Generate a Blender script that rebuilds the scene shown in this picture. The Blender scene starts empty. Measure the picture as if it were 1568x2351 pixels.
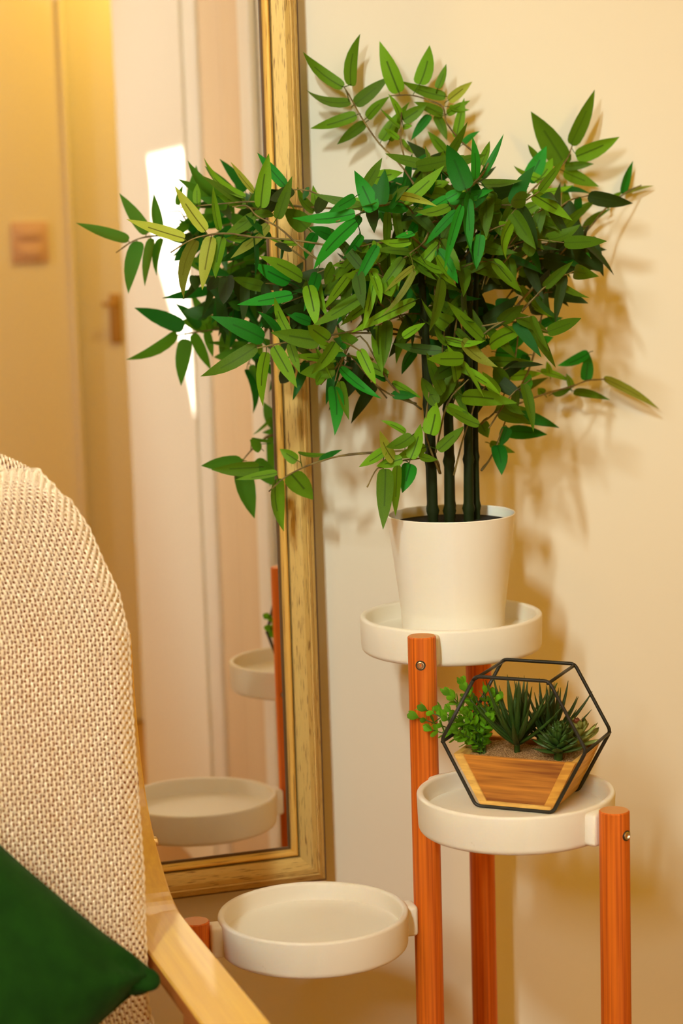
import bpy, bmesh, math, random
import numpy as np
from mathutils import Vector, Matrix
S = bpy.context.scene
COL = S.collection
PI = math.pi
random.seed(11)
rng = np.random.default_rng(5)

# ------------------------------------------------------------------ camera
cam = bpy.data.cameras.new('camera'); camo = bpy.data.objects.new('camera', cam); COL.objects.link(camo)
cam.sensor_fit = 'VERTICAL'; cam.sensor_height = 36; cam.sensor_width = 24
cam.lens = 4863.37/2351*36
RT = Vector((0.9513, -0.3070, -0.0277)); DN = Vector((-0.0695, -0.1261, -0.9896)); FW = Vector((0.3003, 0.9433, -0.1413))
CAMP = Vector((0, -2.4558, 1.24))
m = Matrix.Identity(4)
for i in range(3):
    m[i][0] = RT[i]; m[i][1] = -DN[i]; m[i][2] = -FW[i]; m[i][3] = CAMP[i]
camo.matrix_world = m
cam.dof.use_dof = True; cam.dof.focus_distance = 2.28; cam.dof.aperture_fstop = 4.8
cam.clip_start = .05
S.camera = camo
# ------------------------------------------------------------------ light
vs = S.view_settings
vs.view_transform = 'Standard'; vs.look = 'None'; vs.gamma = 1; vs.use_curve_mapping = False
vs.exposure = 0.1
w = bpy.data.worlds.new('world'); S.world = w; w.use_nodes = True
bg = w.node_tree.nodes['Background']
bg.inputs[0].default_value = (1.0, .475, .012, 1); bg.inputs[1].default_value = .51

def area(name, loc, target, size, power, color, shape='DISK', size_y=None):
    d = bpy.data.lights.new(name, 'AREA'); d.shape = shape; d.size = size
    if size_y: d.size_y = size_y
    d.energy = power; d.color = color
    o = bpy.data.objects.new(name, d); COL.objects.link(o); o.location = loc
    o.rotation_euler = (Vector(target)-Vector(loc)).to_track_quat('-Z', 'Y').to_euler()
    return o
area('window_daylight', (-1.02, -3.2, 2.05), (1.16, 0, 1.15), .085, 3.4, (.84, .92, .86), 'RECTANGLE', .42).data.spread = math.radians(52)
area('upper_window_daylight', (-1.18, -3.2, 3.12), (1.16, 0, 1.15), .085, 6.5, (.80, .92, .86), 'RECTANGLE', .36).data.spread = math.radians(52)
area('side_wall_fill', (-2.5, -1.35, 2.35), (.94, -1.70, 1.25), .45, 4.2, (.86, .98, 1.0), 'RECTANGLE', .55).data.spread = math.radians(42)  # fill added at the unseen left window to whiten the reflected side wall
fl = bpy.data.lights.new('warm_left_fill', 'POINT'); fl.energy = 20; fl.color = (1, .44, .04); fl.shadow_soft_size = .22  # unseen warm light added to lift the left side
flo = bpy.data.objects.new('warm_left_fill', fl); COL.objects.link(flo); flo.location = (-1.0, -2.35, 2.15)
hl = bpy.data.lights.new('hall_fill', 'POINT'); hl.energy = 23; hl.color = (1, .63, .12); hl.shadow_soft_size = .08  # unseen warm light added to brighten the reflected door and far wall
hlo = bpy.data.objects.new('hall_fill', hl); COL.objects.link(hlo); hlo.location = (1.35, -2.35, 2.2)
sun = bpy.data.lights.new('sun', 'SUN'); sun.energy = 13; sun.angle = .006; sun.color = (1, .97, .92)
suno = bpy.data.objects.new('sun', sun); COL.objects.link(suno)
SUND = Vector((1, -.10, -.35)); suno.rotation_euler = SUND.to_track_quat('-Z', 'Y').to_euler(); suno.location = (-3, -1.3, 2.8)

# ------------------------------------------------------------------ materials
def mat(name, color, rough=.6, metal=0, spec=.5, noise=None, bump=None, coat=0):
    M = bpy.data.materials.new(name); M.use_nodes = True
    nt = M.node_tree; N = nt.nodes; b = N['Principled BSDF']
    b.inputs['Base Color'].default_value = (*color, 1); b.inputs['Roughness'].default_value = rough
    b.inputs['Metallic'].default_value = metal; b.inputs['Specular IOR Level'].default_value = spec
    if coat: b.inputs['Coat Weight'].default_value = coat
    tc = N.new('ShaderNodeTexCoord')
    def mapped(scale):
        mp = N.new('ShaderNodeMapping'); mp.inputs['Scale'].default_value = scale
        nt.links.new(tc.outputs['Object'], mp.inputs['Vector']); return mp.outputs[0]
    if noise:   # (scale3, color2, lo, hi, detail)
        nz = N.new('ShaderNodeTexNoise'); nz.inputs['Scale'].default_value = 1; nz.inputs['Detail'].default_value = noise[4] if len(noise) > 4 else 3
        nt.links.new(mapped(noise[0]), nz.inputs['Vector'])
        cr = N.new('ShaderNodeValToRGB'); cr.color_ramp.elements[0].position = noise[2]; cr.color_ramp.elements[1].position = noise[3]
        cr.color_ramp.elements[0].color = (*noise[1], 1); cr.color_ramp.elements[1].color = (*color, 1)
        nt.links.new(nz.outputs['Fac'], cr.inputs[0]); nt.links.new(cr.outputs[0], b.inputs['Base Color'])
    if bump:    # (scale3, strength, distance)
        nz = N.new('ShaderNodeTexNoise'); nz.inputs['Scale'].default_value = 1; nz.inputs['Detail'].default_value = 4
        nt.links.new(mapped(bump[0]), nz.inputs['Vector'])
        bp = N.new('ShaderNodeBump'); bp.inputs['Strength'].default_value = bump[1]; bp.inputs['Distance'].default_value = bump[2]
        nt.links.new(nz.outputs['Fac'], bp.inputs['Height']); nt.links.new(bp.outputs[0], b.inputs['Normal'])
    return M

def end_grain(M, light):
    """lighter sawn ends on upright dowels"""
    nt = M.node_tree; N = nt.nodes; b = N['Principled BSDF']
    tc = N.new('ShaderNodeTexCoord'); sp = N.new('ShaderNodeSeparateXYZ'); nt.links.new(tc.outputs['Normal'], sp.inputs[0])
    mr = N.new('ShaderNodeMath'); mr.operation = 'GREATER_THAN'; mr.inputs[1].default_value = .8; nt.links.new(sp.outputs['Z'], mr.inputs[0])
    mx = N.new('ShaderNodeMixRGB'); nt.links.new(mr.outputs[0], mx.inputs[0])
    src = b.inputs['Base Color'].links[0].from_socket
    nt.links.new(src, mx.inputs[1]); mx.inputs[2].default_value = (*light, 1)
    nt.links.new(mx.outputs[0], b.inputs['Base Color'])

def leaf_mat(name, c1, rib, trans, tcol, back=None):
    M = bpy.data.materials.new(name); M.use_nodes = True
    nt = M.node_tree; N = nt.nodes; b = N['Principled BSDF']; L = nt.links
    b.inputs['Roughness'].default_value = .62; b.inputs['Specular IOR Level'].default_value = .3
    uv = N.new('ShaderNodeUVMap'); sp = N.new('ShaderNodeSeparateXYZ'); L.new(uv.outputs[0], sp.inputs[0])
    s1 = N.new('ShaderNodeMath'); s1.operation = 'SUBTRACT'; s1.inputs[1].default_value = .5; L.new(sp.outputs[0], s1.inputs[0])
    ab = N.new('ShaderNodeMath'); ab.operation = 'ABSOLUTE'; L.new(s1.outputs[0], ab.inputs[0])
    lt = N.new('ShaderNodeMath'); lt.operation = 'LESS_THAN'; lt.inputs[1].default_value = .045; L.new(ab.outputs[0], lt.inputs[0])
    l2 = N.new('ShaderNodeMath'); l2.operation = 'LESS_THAN'; l2.inputs[1].default_value = .62; L.new(sp.outputs[1], l2.inputs[0])
    mu = N.new('ShaderNodeMath'); mu.operation = 'MULTIPLY'; L.new(lt.outputs[0], mu.inputs[0]); L.new(l2.outputs[0], mu.inputs[1])
    tc = N.new('ShaderNodeTexCoord'); nz = N.new('ShaderNodeTexNoise'); nz.inputs['Scale'].default_value = 900; L.new(tc.outputs['Object'], nz.inputs['Vector'])
    oi = N.new('ShaderNodeObjectInfo')
    hs = N.new('ShaderNodeHueSaturation'); hs.inputs['Color'].default_value = (*c1, 1)
    a = N.new('ShaderNodeMath'); a.operation = 'MULTIPLY_ADD'; a.inputs[1].default_value = .35; a.inputs[2].default_value = .28; L.new(nz.outputs['Fac'], a.inputs[0])
    a2 = N.new('ShaderNodeMath'); a2.operation = 'MULTIPLY_ADD'; a2.inputs[1].default_value = .95; L.new(oi.outputs['Random'], a2.inputs[0]); L.new(a.outputs[0], a2.inputs[2])
    L.new(a2.outputs[0], hs.inputs['Value'])
    mx = N.new('ShaderNodeMixRGB'); mx.inputs[2].default_value = (*rib, 1); L.new(mu.outputs[0], mx.inputs[0]); L.new(hs.outputs[0], mx.inputs[1])
    ge = N.new('ShaderNodeNewGeometry'); mb = N.new('ShaderNodeMixRGB'); mb.inputs[2].default_value = (*(back or c1), 1)   # back faces take the separate back colour
    L.new(ge.outputs['Backfacing'], mb.inputs[0]); L.new(mx.outputs[0], mb.inputs[1])
    L.new(mb.outputs[0], b.inputs['Base Color'])
    wv = N.new('ShaderNodeTexNoise'); wv.inputs['Scale'].default_value = 1500; L.new(tc.outputs['Object'], wv.inputs['Vector'])
    bp = N.new('ShaderNodeBump'); bp.inputs['Strength'].default_value = .25; bp.inputs['Distance'].default_value = .0005
    L.new(wv.outputs['Fac'], bp.inputs['Height']); L.new(bp.outputs[0], b.inputs['Normal'])
    tr = N.new('ShaderNodeBsdfTranslucent'); tr.inputs[0].default_value = (*tcol, 1)
    ms = N.new('ShaderNodeMixShader'); ms.inputs[0].default_value = trans
    L.new(b.outputs[0], ms.inputs[1]); L.new(tr.outputs[0], ms.inputs[2]); L.new(ms.outputs[0], N['Material Output'].inputs[0])
    return M

M_WALL = mat('white_wall_paint', (.86, .81, .68), .85, spec=.2, bump=((60, 60, 60), .08, .003))
M_TRIM = mat('white_gloss_paint', (.86, .82, .70), .5)
M_DOOR = mat('door_tan_shade', (.74, .56, .34), .55)  # white door; the warm shade on it is put into this tan
M_FLOOR = mat('brown_carpet', (.55, .33, .15), .95, noise=((300, 300, 300), (.42, .24, .10), .35, .65))
M_TRAY = mat('white_powder_coat', (.90, .85, .72), .42, noise=((45, 45, 45), (.80, .73, .58), .20, .235), bump=((900, 900, 900), .04, .0006))
M_POT = mat('white_pot_glaze', (.92, .88, .76), .5, noise=((22, 22, 22), (.87, .82, .68), .26, .33))
M_BAMBOO = mat('bamboo_wood', (.78, .185, .018), .45, spec=.3, noise=((420, 420, 5), (.48, .085, .008), .30, .62, 5)); end_grain(M_BAMBOO, (.70, .30, .08))
M_STEEL = mat('screw_steel', (.72, .68, .58), .25, 1)
M_DARKMETAL = mat('dark_socket', (.02, .018, .014), .5)
M_GOLD = mat('antique_gold', (.66, .46, .14), .5, .25, noise=((45, 1500, 800), (.15, .058, .007), .33, .42, 8), bump=((12, 500, 500), .2, .0012))
M_GOLDBRIGHT = mat('bright_gold', (.92, .62, .16), .36, .5, noise=((14, 500, 300), (.35, .18, .05), .30, .42, 5))
M_GOLDDARK = mat('dark_gold_groove', (.11, .055, .015), .6, .3)
M_MIRROR = mat('silvered_glass', (.97, .96, .94), .0, 1)
M_KNIT = mat('peach_cotton_yarn', (.98, .86, .66), .9, spec=.15, bump=((900, 900, 2500), .5, .0008))
M_KNITBACK = mat('brown_seat_fabric', (.42, .11, .015), .95, spec=.1)
M_VELVET = mat('green_velvet', (.009, .058, .004), .8, spec=.1, noise=((38, 38, 38), (.006, .042, .003), .35, .65), bump=((1800, 1800, 1800), .35, .0006))
M_VELVET.node_tree.nodes['Principled BSDF'].inputs['Sheen Weight'].default_value = .03
M_BIRCH = mat('birch_veneer', (.92, .61, .11), .36, noise=((160, 5, 160), (.82, .50, .10), .35, .7, 4), coat=.25)
M_BIRCHEDGE = mat('birch_ply_edge', (.50, .17, .035), .5, noise=((4, 4, 900), (.30, .085, .015), .4, .6))
M_BRASS = mat('brass_bolt', (.85, .6, .25), .3, 1)
M_CULM = mat('black_bamboo_culm', (.008, .013, .004), .6, spec=.15, noise=((60, 60, 12), (.014, .024, .005), .4, .7))
M_TWIG = mat('olive_twig', (.22, .17, .045), .7, noise=((80, 80, 80), (.10, .07, .018), .4, .6))
M_SOIL = mat('black_soil', (.006, .005, .003), .9, bump=((300, 300, 300), .8, .004))
M_LEAF = [leaf_mat('leaf_green', (.125, .290, .006), (.040, .095, .003), .20, (.16, .34, .008), (.040, .210, .008)),
          leaf_mat('leaf_emerald', (.010, .195, .009), (.005, .090, .004), .12, (.02, .27, .01), (.008, .13, .006)),
          leaf_mat('leaf_yellow_green', (.31, .37, .040), (.11, .12, .010), .18, (.30, .36, .03), (.015, .230, .015)),
          leaf_mat('leaf_core_shade', (.030, .080, .004), (.02, .05, .003), .10, (.06, .12, .006), (.012, .07, .006))]  # darker copy for inner leaves; shade of the core put into the colour
M_WIRE = mat('black_wire', (.012, .011, .008), .45)
M_ACACIA = mat('acacia_panel', (.62, .24, .030), .5, noise=((7, 30, 150), (.22, .060, .006), .34, .62, 5))
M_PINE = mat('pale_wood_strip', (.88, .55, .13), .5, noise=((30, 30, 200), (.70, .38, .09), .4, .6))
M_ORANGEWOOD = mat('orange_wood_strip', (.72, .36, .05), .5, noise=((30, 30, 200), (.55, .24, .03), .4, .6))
M_SAND = mat('brown_sand', (.50, .29, .12), .95, noise=((700, 700, 700), (.22, .11, .04), .4, .62))
M_BOX = leaf_mat('boxwood_leaf', (.16, .44, .012), (.10, .28, .01), .15, (.2, .45, .02))
M_AGAVE = mat('agave_green', (.036, .088, .008), .5, noise=((90, 90, 90), (.020, .052, .005), .35, .65))
M_AGAVE2 = mat('agave_dark_green', (.020, .050, .006), .5)
M_ROS = mat('rosette_green', (.050, .115, .014), .5, noise=((150, 150, 150), (.030, .075, .008), .35, .65))
M_ROS2 = mat('rosette_pale_green', (.30, .32, .07), .5, noise=((150, 150, 150), (.22, .24, .05), .35, .65))
M_ROSRED = mat('rosette_red_leaf', (.32, .10, .06), .5)
M_SWITCH = mat('pale_switch_plastic', (.72, .50, .40), .5)
M_BRONZE = mat('dull_bronze_handle', (.50, .30, .10), .5, .3)

# ------------------------------------------------------------------ helpers
def mesh_obj(name, V, F, M, parent=None, smooth=True, loc=None, uv=None):
    me = bpy.data.meshes.new(name); me.from_pydata([tuple(v) for v in V], [], F)
    if smooth: me.polygons.foreach_set('use_smooth', [True]*len(me.polygons))
    me.materials.append(M)
    if uv is not None:
        ul = me.uv_layers.new(name='UVMap'); li = np.empty(len(me.loops), dtype=np.int32); me.loops.foreach_get('vertex_index', li)
        ul.data.foreach_set('uv', np.asarray(uv, dtype=np.float32)[li].ravel())
    me.update()
    o = bpy.data.objects.new(name, me); COL.objects.link(o)
    if parent: o.parent = parent
    if loc is not None: o.location = loc
    return o
def bm_obj(name, bm, M, parent=None, smooth=False, loc=None):
    me = bpy.data.meshes.new(name); bmesh.ops.recalc_face_normals(bm, faces=bm.faces); bm.to_mesh(me); bm.free()
    if smooth: me.polygons.foreach_set('use_smooth', [True]*len(me.polygons))
    me.materials.append(M)
    o = bpy.data.objects.new(name, me); COL.objects.link(o)
    if parent: o.parent = parent
    if loc is not None: o.location = loc
    return o
def empty(name, loc=(0, 0, 0), rz=0):
    o = bpy.data.objects.new(name, None); COL.objects.link(o); o.location = loc; o.rotation_euler = (0, 0, rz); o.empty_display_size = .02
    return o
def tag(o, label=None, cat=None, group=None, kind=None):
    if label: o['label'] = label
    if cat: o['category'] = cat
    if group: o['group'] = group
    if kind: o['kind'] = kind
    return o
def box(name, lo, hi, M, parent=None, bev=0, seg=2):
    bm = bmesh.new(); bmesh.ops.create_cube(bm, size=1)
    c = [(a+b)/2 for a, b in zip(lo, hi)]; s = [b-a for a, b in zip(lo, hi)]
    for v in bm.verts: v.co = Vector((v.co.x*s[0], v.co.y*s[1], v.co.z*s[2]))
    if bev: bmesh.ops.bevel(bm, geom=list(bm.edges), offset=bev, segments=seg, profile=.5, affect='EDGES')
    o = bm_obj(name, bm, M, parent, smooth=bool(bev and seg > 1), loc=c)
    return o
def lathe(name, prof, M, parent=None, loc=(0, 0, 0), n=96, sharp=None):
    V = []; F = []; k = len(prof)
    for i in range(n):
        a = 2*PI*i/n
        for r, z in prof: V.append((r*math.cos(a), r*math.sin(a), z))
    for i in range(n):
        j = (i+1) % n
        for q in range(k-1):
            F.append((i*k+q, j*k+q, j*k+q+1, i*k+q+1))
    o = mesh_obj(name, V, F, M, parent, True, loc)
    bm = bmesh.new(); bm.from_mesh(o.data); bmesh.ops.remove_doubles(bm, verts=bm.verts, dist=1e-6); bmesh.ops.recalc_face_normals(bm, faces=bm.faces)
    for e in bm.edges:
        if len(e.link_faces) == 2 and e.calc_face_angle(0) > .75: e.smooth = False
    bm.to_mesh(o.data); bm.free()
    return o
def arc(cx, cz, r, a0, a1, n=5):
    return [(cx+r*math.cos(math.radians(a0+(a1-a0)*i/n)), cz+r*math.sin(math.radians(a0+(a1-a0)*i/n))) for i in range(n+1)]
def tube_arrays(P, r, ns=6, cap=True):
    """P (n,3), r scalar or (n,) -> verts, faces"""
    P = np.asarray(P, float); n = len(P); r = np.broadcast_to(np.asarray(r, float), (n,))
    T = np.gradient(P, axis=0); T /= np.linalg.norm(T, axis=1)[:, None]+1e-12
    up = np.array([0, 0, 1.]) if abs(T[0][2]) < .9 else np.array([1., 0, 0])
    V = []
    a = np.arange(ns)*2*PI/ns
    A = np.cross(T[0], up); A /= np.linalg.norm(A)
    for i in range(n):
        A = A-T[i]*(A@T[i]); A /= np.linalg.norm(A)+1e-12; B = np.cross(T[i], A)
        V.append(P[i]+r[i]*(np.cos(a)[:, None]*A+np.sin(a)[:, None]*B))
    V = np.concatenate(V); F = []
    for i in range(n-1):
        for k in range(ns):
            F.append((i*ns+k, i*ns+(k+1) % ns, (i+1)*ns+(k+1) % ns, (i+1)*ns+k))
    if cap: F.append(tuple(range(ns-1, -1, -1))); F.append(tuple((n-1)*ns+k for k in range(ns)))
    return V, F
def tube(name, P, r, M, parent=None, ns=8):
    V, F = tube_arrays(P, r, ns); return mesh_obj(name, V, F, M, parent)
def smooth_path(P, k=5):
    P = [np.array(p, float) for p in P]; P = [2*P[0]-P[1]]+P+[2*P[-1]-P[-2]]; out = []
    for i in range(1, len(P)-2):
        for t in np.linspace(0, 1, k, endpoint=False):
            a, b, c, d = P[i-1], P[i], P[i+1], P[i+2]
            out.append(.5*(2*b+(c-a)*t+(2*a-5*b+4*c-d)*t*t+(3*b-a-3*c+d)*t**3))
    out.append(P[-2]); return np.array(out)

# ------------------------------------------------------------------ the room
tag(box('wall_back', (-2.72, 0, 0), (2.4, .12, 2.7), M_WALL), kind='structure')
tag(box('floor', (-2.72, -5.2, -.08), (2.6, .12, 0), M_FLOOR), kind='structure')
# projecting side wall seen only in the mirror: white face, panelled door between white casings
tag(box('wall_right', (.94, -2.04, 0), (1.06, -1.455, 2.7), M_WALL), kind='structure')
tag(box('wall_right_pier', (.95, -1.04, 0), (1.06, -.72, 2.7), M_WALL), kind='structure')
tag(box('trim_1', (.944, -1.455, 0), (1.04, -1.365, 2.7), M_TRIM, bev=.006), kind='structure')
tag(box('trim_2', (.935, -1.04, 0), (.949, -.97, 2.7), M_TRIM, bev=.005), kind='structure')
d1 = tag(box('door_1', (.953, -1.365, .005), (.99, -1.04, 2.7), M_DOOR, bev=.002), kind='structure')
for y0, y1 in ((-.145, -.02), (.02, .145)): box('door_panel', (-.0195, y0, -1.2), (-.0175, y1, 1.2), M_DOOR, d1, bev=.001)
tag(box('wall_front', (.3, -3.04, 0), (1.0, -2.90, 2.7), M_WALL), kind='structure')
d2 = tag(box('door_2', (1.0, -2.96, .005), (1.62, -2.915, 2.7), M_TRIM, bev=.003), kind='structure')
tag(box('trim_3', (.985, -2.93, 0), (1.0, -2.885, 2.7), M_TRIM, bev=.004), kind='structure')
h = box('handle_plate', (1.085-1.31, .0225, -.37), (1.115-1.31, .031, -.245), M_BRONZE, d2, bev=.004)
tube('handle_lever', [(-.21+.0, .045-.006, -.27+.0), (-.21, .06, -.27), (-.25, .06, -.27)], .0055, M_BRONZE, d2)
sw = empty('light_switch', (.89, -2.9, 1.243)); tag(sw, 'square pale double light switch on the cream wall reflected in mirror', 'switch')
box('switch_plate', (-.045, 0, -.05), (.045, .009, .05), M_SWITCH, sw, bev=.003)
for zz in (-.022, .022): box('rocker', (-.03, .009, zz-.013), (.03, .014, zz+.013), M_SWITCH, sw, bev=.002)
# left wall with a window; an unseen drape is added to shape the sun patch on the side wall
OFF = -3.54*SUND
def sunp(y, z): return (-2.6, y+OFF.y, z+OFF.z)
wy0, wy1 = sunp(-1.95, 0)[1], sunp(-1.452, 0)[1]; wz0, wz1 = sunp(0, .80)[2], sunp(0, 1.432)[2]
tag(box('wall_left', (-2.72, -5.2, 0), (-2.6, wy0, 3.1), M_WALL), kind='structure')
tag(box('wall_left_end', (-2.72, wy1, 0), (-2.6, .12, 3.1), M_WALL), kind='structure')
tag(box('wall_left_low', (-2.72, wy0, 0), (-2.6, wy1, wz0), M_WALL), kind='structure')
tag(box('wall_left_top', (-2.72, wy0, wz1), (-2.6, wy1, 3.1), M_WALL), kind='structure')
edge = [(-1.855, 1.45), (-1.855, 1.44), (-1.845, 1.415), (-1.80, 1.40), (-1.765, 1.37), (-1.748, 1.32), (-1.75, 1.22), (-1.715, 1.17), (-1.66, 1.115), (-1.60, 1.06), (-1.55, 1.01), (-1.50, .935), (-1.45, .85), (-1.43, .78)]
V = []; F = []
for i, (y, z) in enumerate(edge):
    p = sunp(y, z); q = sunp(-2.0, z)
    for k in range(9):
        t = k/8; yy = q[1]+(p[1]-q[1])*t; xx = -2.575+.012*math.sin(t*14)
        V.append((xx, yy, p[2]))
n = len(edge)
for i in range(n-1):
    for k in range(8): F.append((i*9+k, i*9+k+1, (i+1)*9+k+1, (i+1)*9+k))
cu = mesh_obj('sun_blocker', V, F, mat('sun_blocker_white', (.8, .78, .74), .9))
md = cu.modifiers.new('thick', 'SOLIDIFY'); md.thickness = .004
tag(cu, 'unseen white drape added at the left window to shape the sun patch', 'sun_blocker')

# ------------------------------------------------------------------ mirror
MIRW, MIRH, MZ = .72, 1.60, .423
mr = empty('wall_mirror', (.735-MIRW/2, -.0439, MZ)); mr.rotation_euler = (-.0108, 0, 0)
tag(mr, 'tall wall mirror in a distressed antique gold frame', 'mirror')
# profile: (distance from the outer edge, height in front of the glass)
PROF = [(0, -.016), (0, .001), (.003, .005), (.0065, .0075), (.008, .0072), (.0088, .0105), (.0120, .013), (.0135, .0118), (.0145, .0128), (.020, .0135), (.028, .0110), (.0345, .0075), (.0352, .0045), (.0368, .0045), (.0372, .0075), (.0395, .0095), (.0425, .0090), (.0445, .006), (.0450, .0025), (.0475, .0020), (.0478, -.001)]
MATS = [M_GOLDDARK]*2+[M_GOLD]*2+[M_GOLDDARK]+[M_GOLD]*7+[M_GOLDDARK]*2+[M_GOLDBRIGHT]*4+[M_GOLDDARK]*2+[M_GOLDBRIGHT]
def rail(length, pos, rot):
    k = len(PROF); V = []; F = []
    nseg = 8
    for s in range(nseg+1):
        for dd, hh in PROF:
            x = -length/2+dd+(length-2*dd)*s/nseg
            V.append((x, -hh, dd))
    for s in range(nseg):
        for q in range(k-1): F.append((s*k+q, (s+1)*k+q, (s+1)*k+q+1, s*k+q+1))
    me = bpy.data.meshes.new('frame_rail'); me.from_pydata(V, [], F)
    for mm in (M_GOLD, M_GOLDBRIGHT, M_GOLDDARK): me.materials.append(mm)
    idx = {M_GOLD: 0, M_GOLDBRIGHT: 1, M_GOLDDARK: 2}
    for i, p in enumerate(me.polygons): p.material_index = idx[MATS[i % (k-1)]]; p.use_smooth = False
    me.update()
    o = bpy.data.objects.new('frame_rail', me); COL.objects.link(o); o.parent = mr; o.location = pos; o.rotation_euler = rot
    return o
rail(MIRW, (0, 0, 0), (0, 0, 0))
rail(MIRW, (0, 0, MIRH), (0, PI, 0))
rail(MIRH, (MIRW/2, 0, MIRH/2), (0, -PI/2, 0))
rail(MIRH, (-MIRW/2, 0, MIRH/2), (0, PI/2, 0))
box('glass', (-MIRW/2+.045, 0, .045), (MIRW/2-.045, .004, MIRH-.045), M_MIRROR, mr)
box('backing_board', (-MIRW/2+.006, .005, .006), (MIRW/2-.006, .012, MIRH-.006), M_GOLDDARK, mr)

# ------------------------------------------------------------------ plant stand
LC, LR, LB, LL = (.7704, -.3126), (.8897, -.5470), (.9205, -.0966), (.5080, -.2959)
st = empty('plant_stand', (.77, -.31, 0)); tag(st, 'three tier bamboo plant stand with round white metal trays', 'plant stand')
SO = Vector((.77, -.31, 0))
LRAD = .0156; TR = .105; TH = .0417
def leg(P, top, lean=(0, 0)):
    n = 40; V = []; F = []
    prof = [(0, 0), (LRAD, 0), (LRAD, top*.25), (LRAD, top*.5), (LRAD, top*.75), (LRAD, top-.0012), (LRAD-.0012, top), (0, top)]
    o = lathe('leg', prof, M_BAMBOO, st, Vector((P[0], P[1], 0))-SO, n=40)
    return o
legs = {'c': leg(LC, .776), 'r': leg(LR, .628), 'b': leg(LB, .776), 'l': leg(LL, .481)}
def screw(leg_o, direction, z):
    d = Vector((direction[0], direction[1], 0)).normalized()
    q = d.to_track_quat('Z', 'Y').to_euler()
    base = d*(LRAD-.0006)+Vector((0, 0, z))
    s = lathe('screw', [(.0030, .0013), (.0034, .0020), (.0042, .0017), (.0046, .0006), (.0046, -.004)], M_STEEL, leg_o, base, n=24); s.rotation_euler = q
    s2 = lathe('screw_socket', [(0, .0004), (.0024, .0006), (.0030, .0013)], M_STEEL, leg_o, base, n=6); s2.rotation_euler = q
    r = lathe('screw_hole', [(.0044, -.002), (.0044, .0007), (.0055, .0009), (.0057, -.002)], M_DARKMETAL, leg_o, base, n=24); r.rotation_euler = q
def tray(A, B, z):
    cx, cy = (A[0]+B[0])/2, (A[1]+B[1])/2
    rb = .007; fl = -.021
    prof = [(0, -TH)] + arc(TR-rb-.001, -TH+rb, rb, -90, 0, 6) + [(TR-.0005, -TH*.5)] + arc(TR-.0030, -.0030, .0030, 0, 90, 4) + arc(TR-.0042, -.0030, .0030, 90, 180, 4) + [(TR-.0074, -.010)] + [(a, b) for a, b in [(TR-.0078, fl+.005), (TR-.009, fl+.0015), (TR-.0115, fl+.0002)]] + [(TR*.6, fl), (0, fl)]
    t = lathe('tray', prof, M_TRAY, st, Vector((cx, cy, z))-SO, n=128)
    for P in (A, B):
        d = Vector((P[0]-cx, P[1]-cy, 0)).normalized(); ln = (Vector((P[0]-cx, P[1]-cy, 0)).length-LRAD*.93)-(TR-.004)
        mid = (TR-.004)+ln/2
        s = box('tray_spacer', (-ln/2, -.0135, -.0175), (ln/2, .0135, .0175), M_TRAY, t, bev=.0045, seg=3)
        s.location = d*mid+Vector((0, 0, -TH*.5)); s.rotation_euler = (0, 0, math.atan2(d.y, d.x))
    return t
ZL, ZM, ZT = .478, .626, .776
tray(LC, LL, ZL); tray(LC, LR, ZM); tray(LC, LB, ZT)
def dirv(a, b): return (a[0]-b[0], a[1]-b[1])
screw(legs['c'], (-.46, -.89), ZT-.030); screw(legs['r'], dirv(LR, LC), ZM-.022); screw(legs['b'], dirv(LB, LC), ZT-.022); screw(legs['l'], dirv(LL, LC), ZL-.022)
screw(legs['c'], dirv(LC, LR), ZM-.022)

# ------------------------------------------------------------------ flower pot
PX, PY = .8484, -.2046; PB = ZT-.0209
tag(lathe('flower_pot', [(0, 0), (.052, 0)] + arc(.0545, .0045, .0045, -90, 0, 4) + [(.0592, .010), (.0598, .024), (.0600, .0275), (.0606, .030), (.0730, .134), (.0735, .1362), (.0728, .1372), (.0716, .1366), (.0705, .130), (.0590, .030), (.056, .006), (0, .005)], M_POT, None, (PX, PY, PB), n=128),
    'plain white tapered flower pot on the top tray', 'pot')
PTOP = PB+.137

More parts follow.
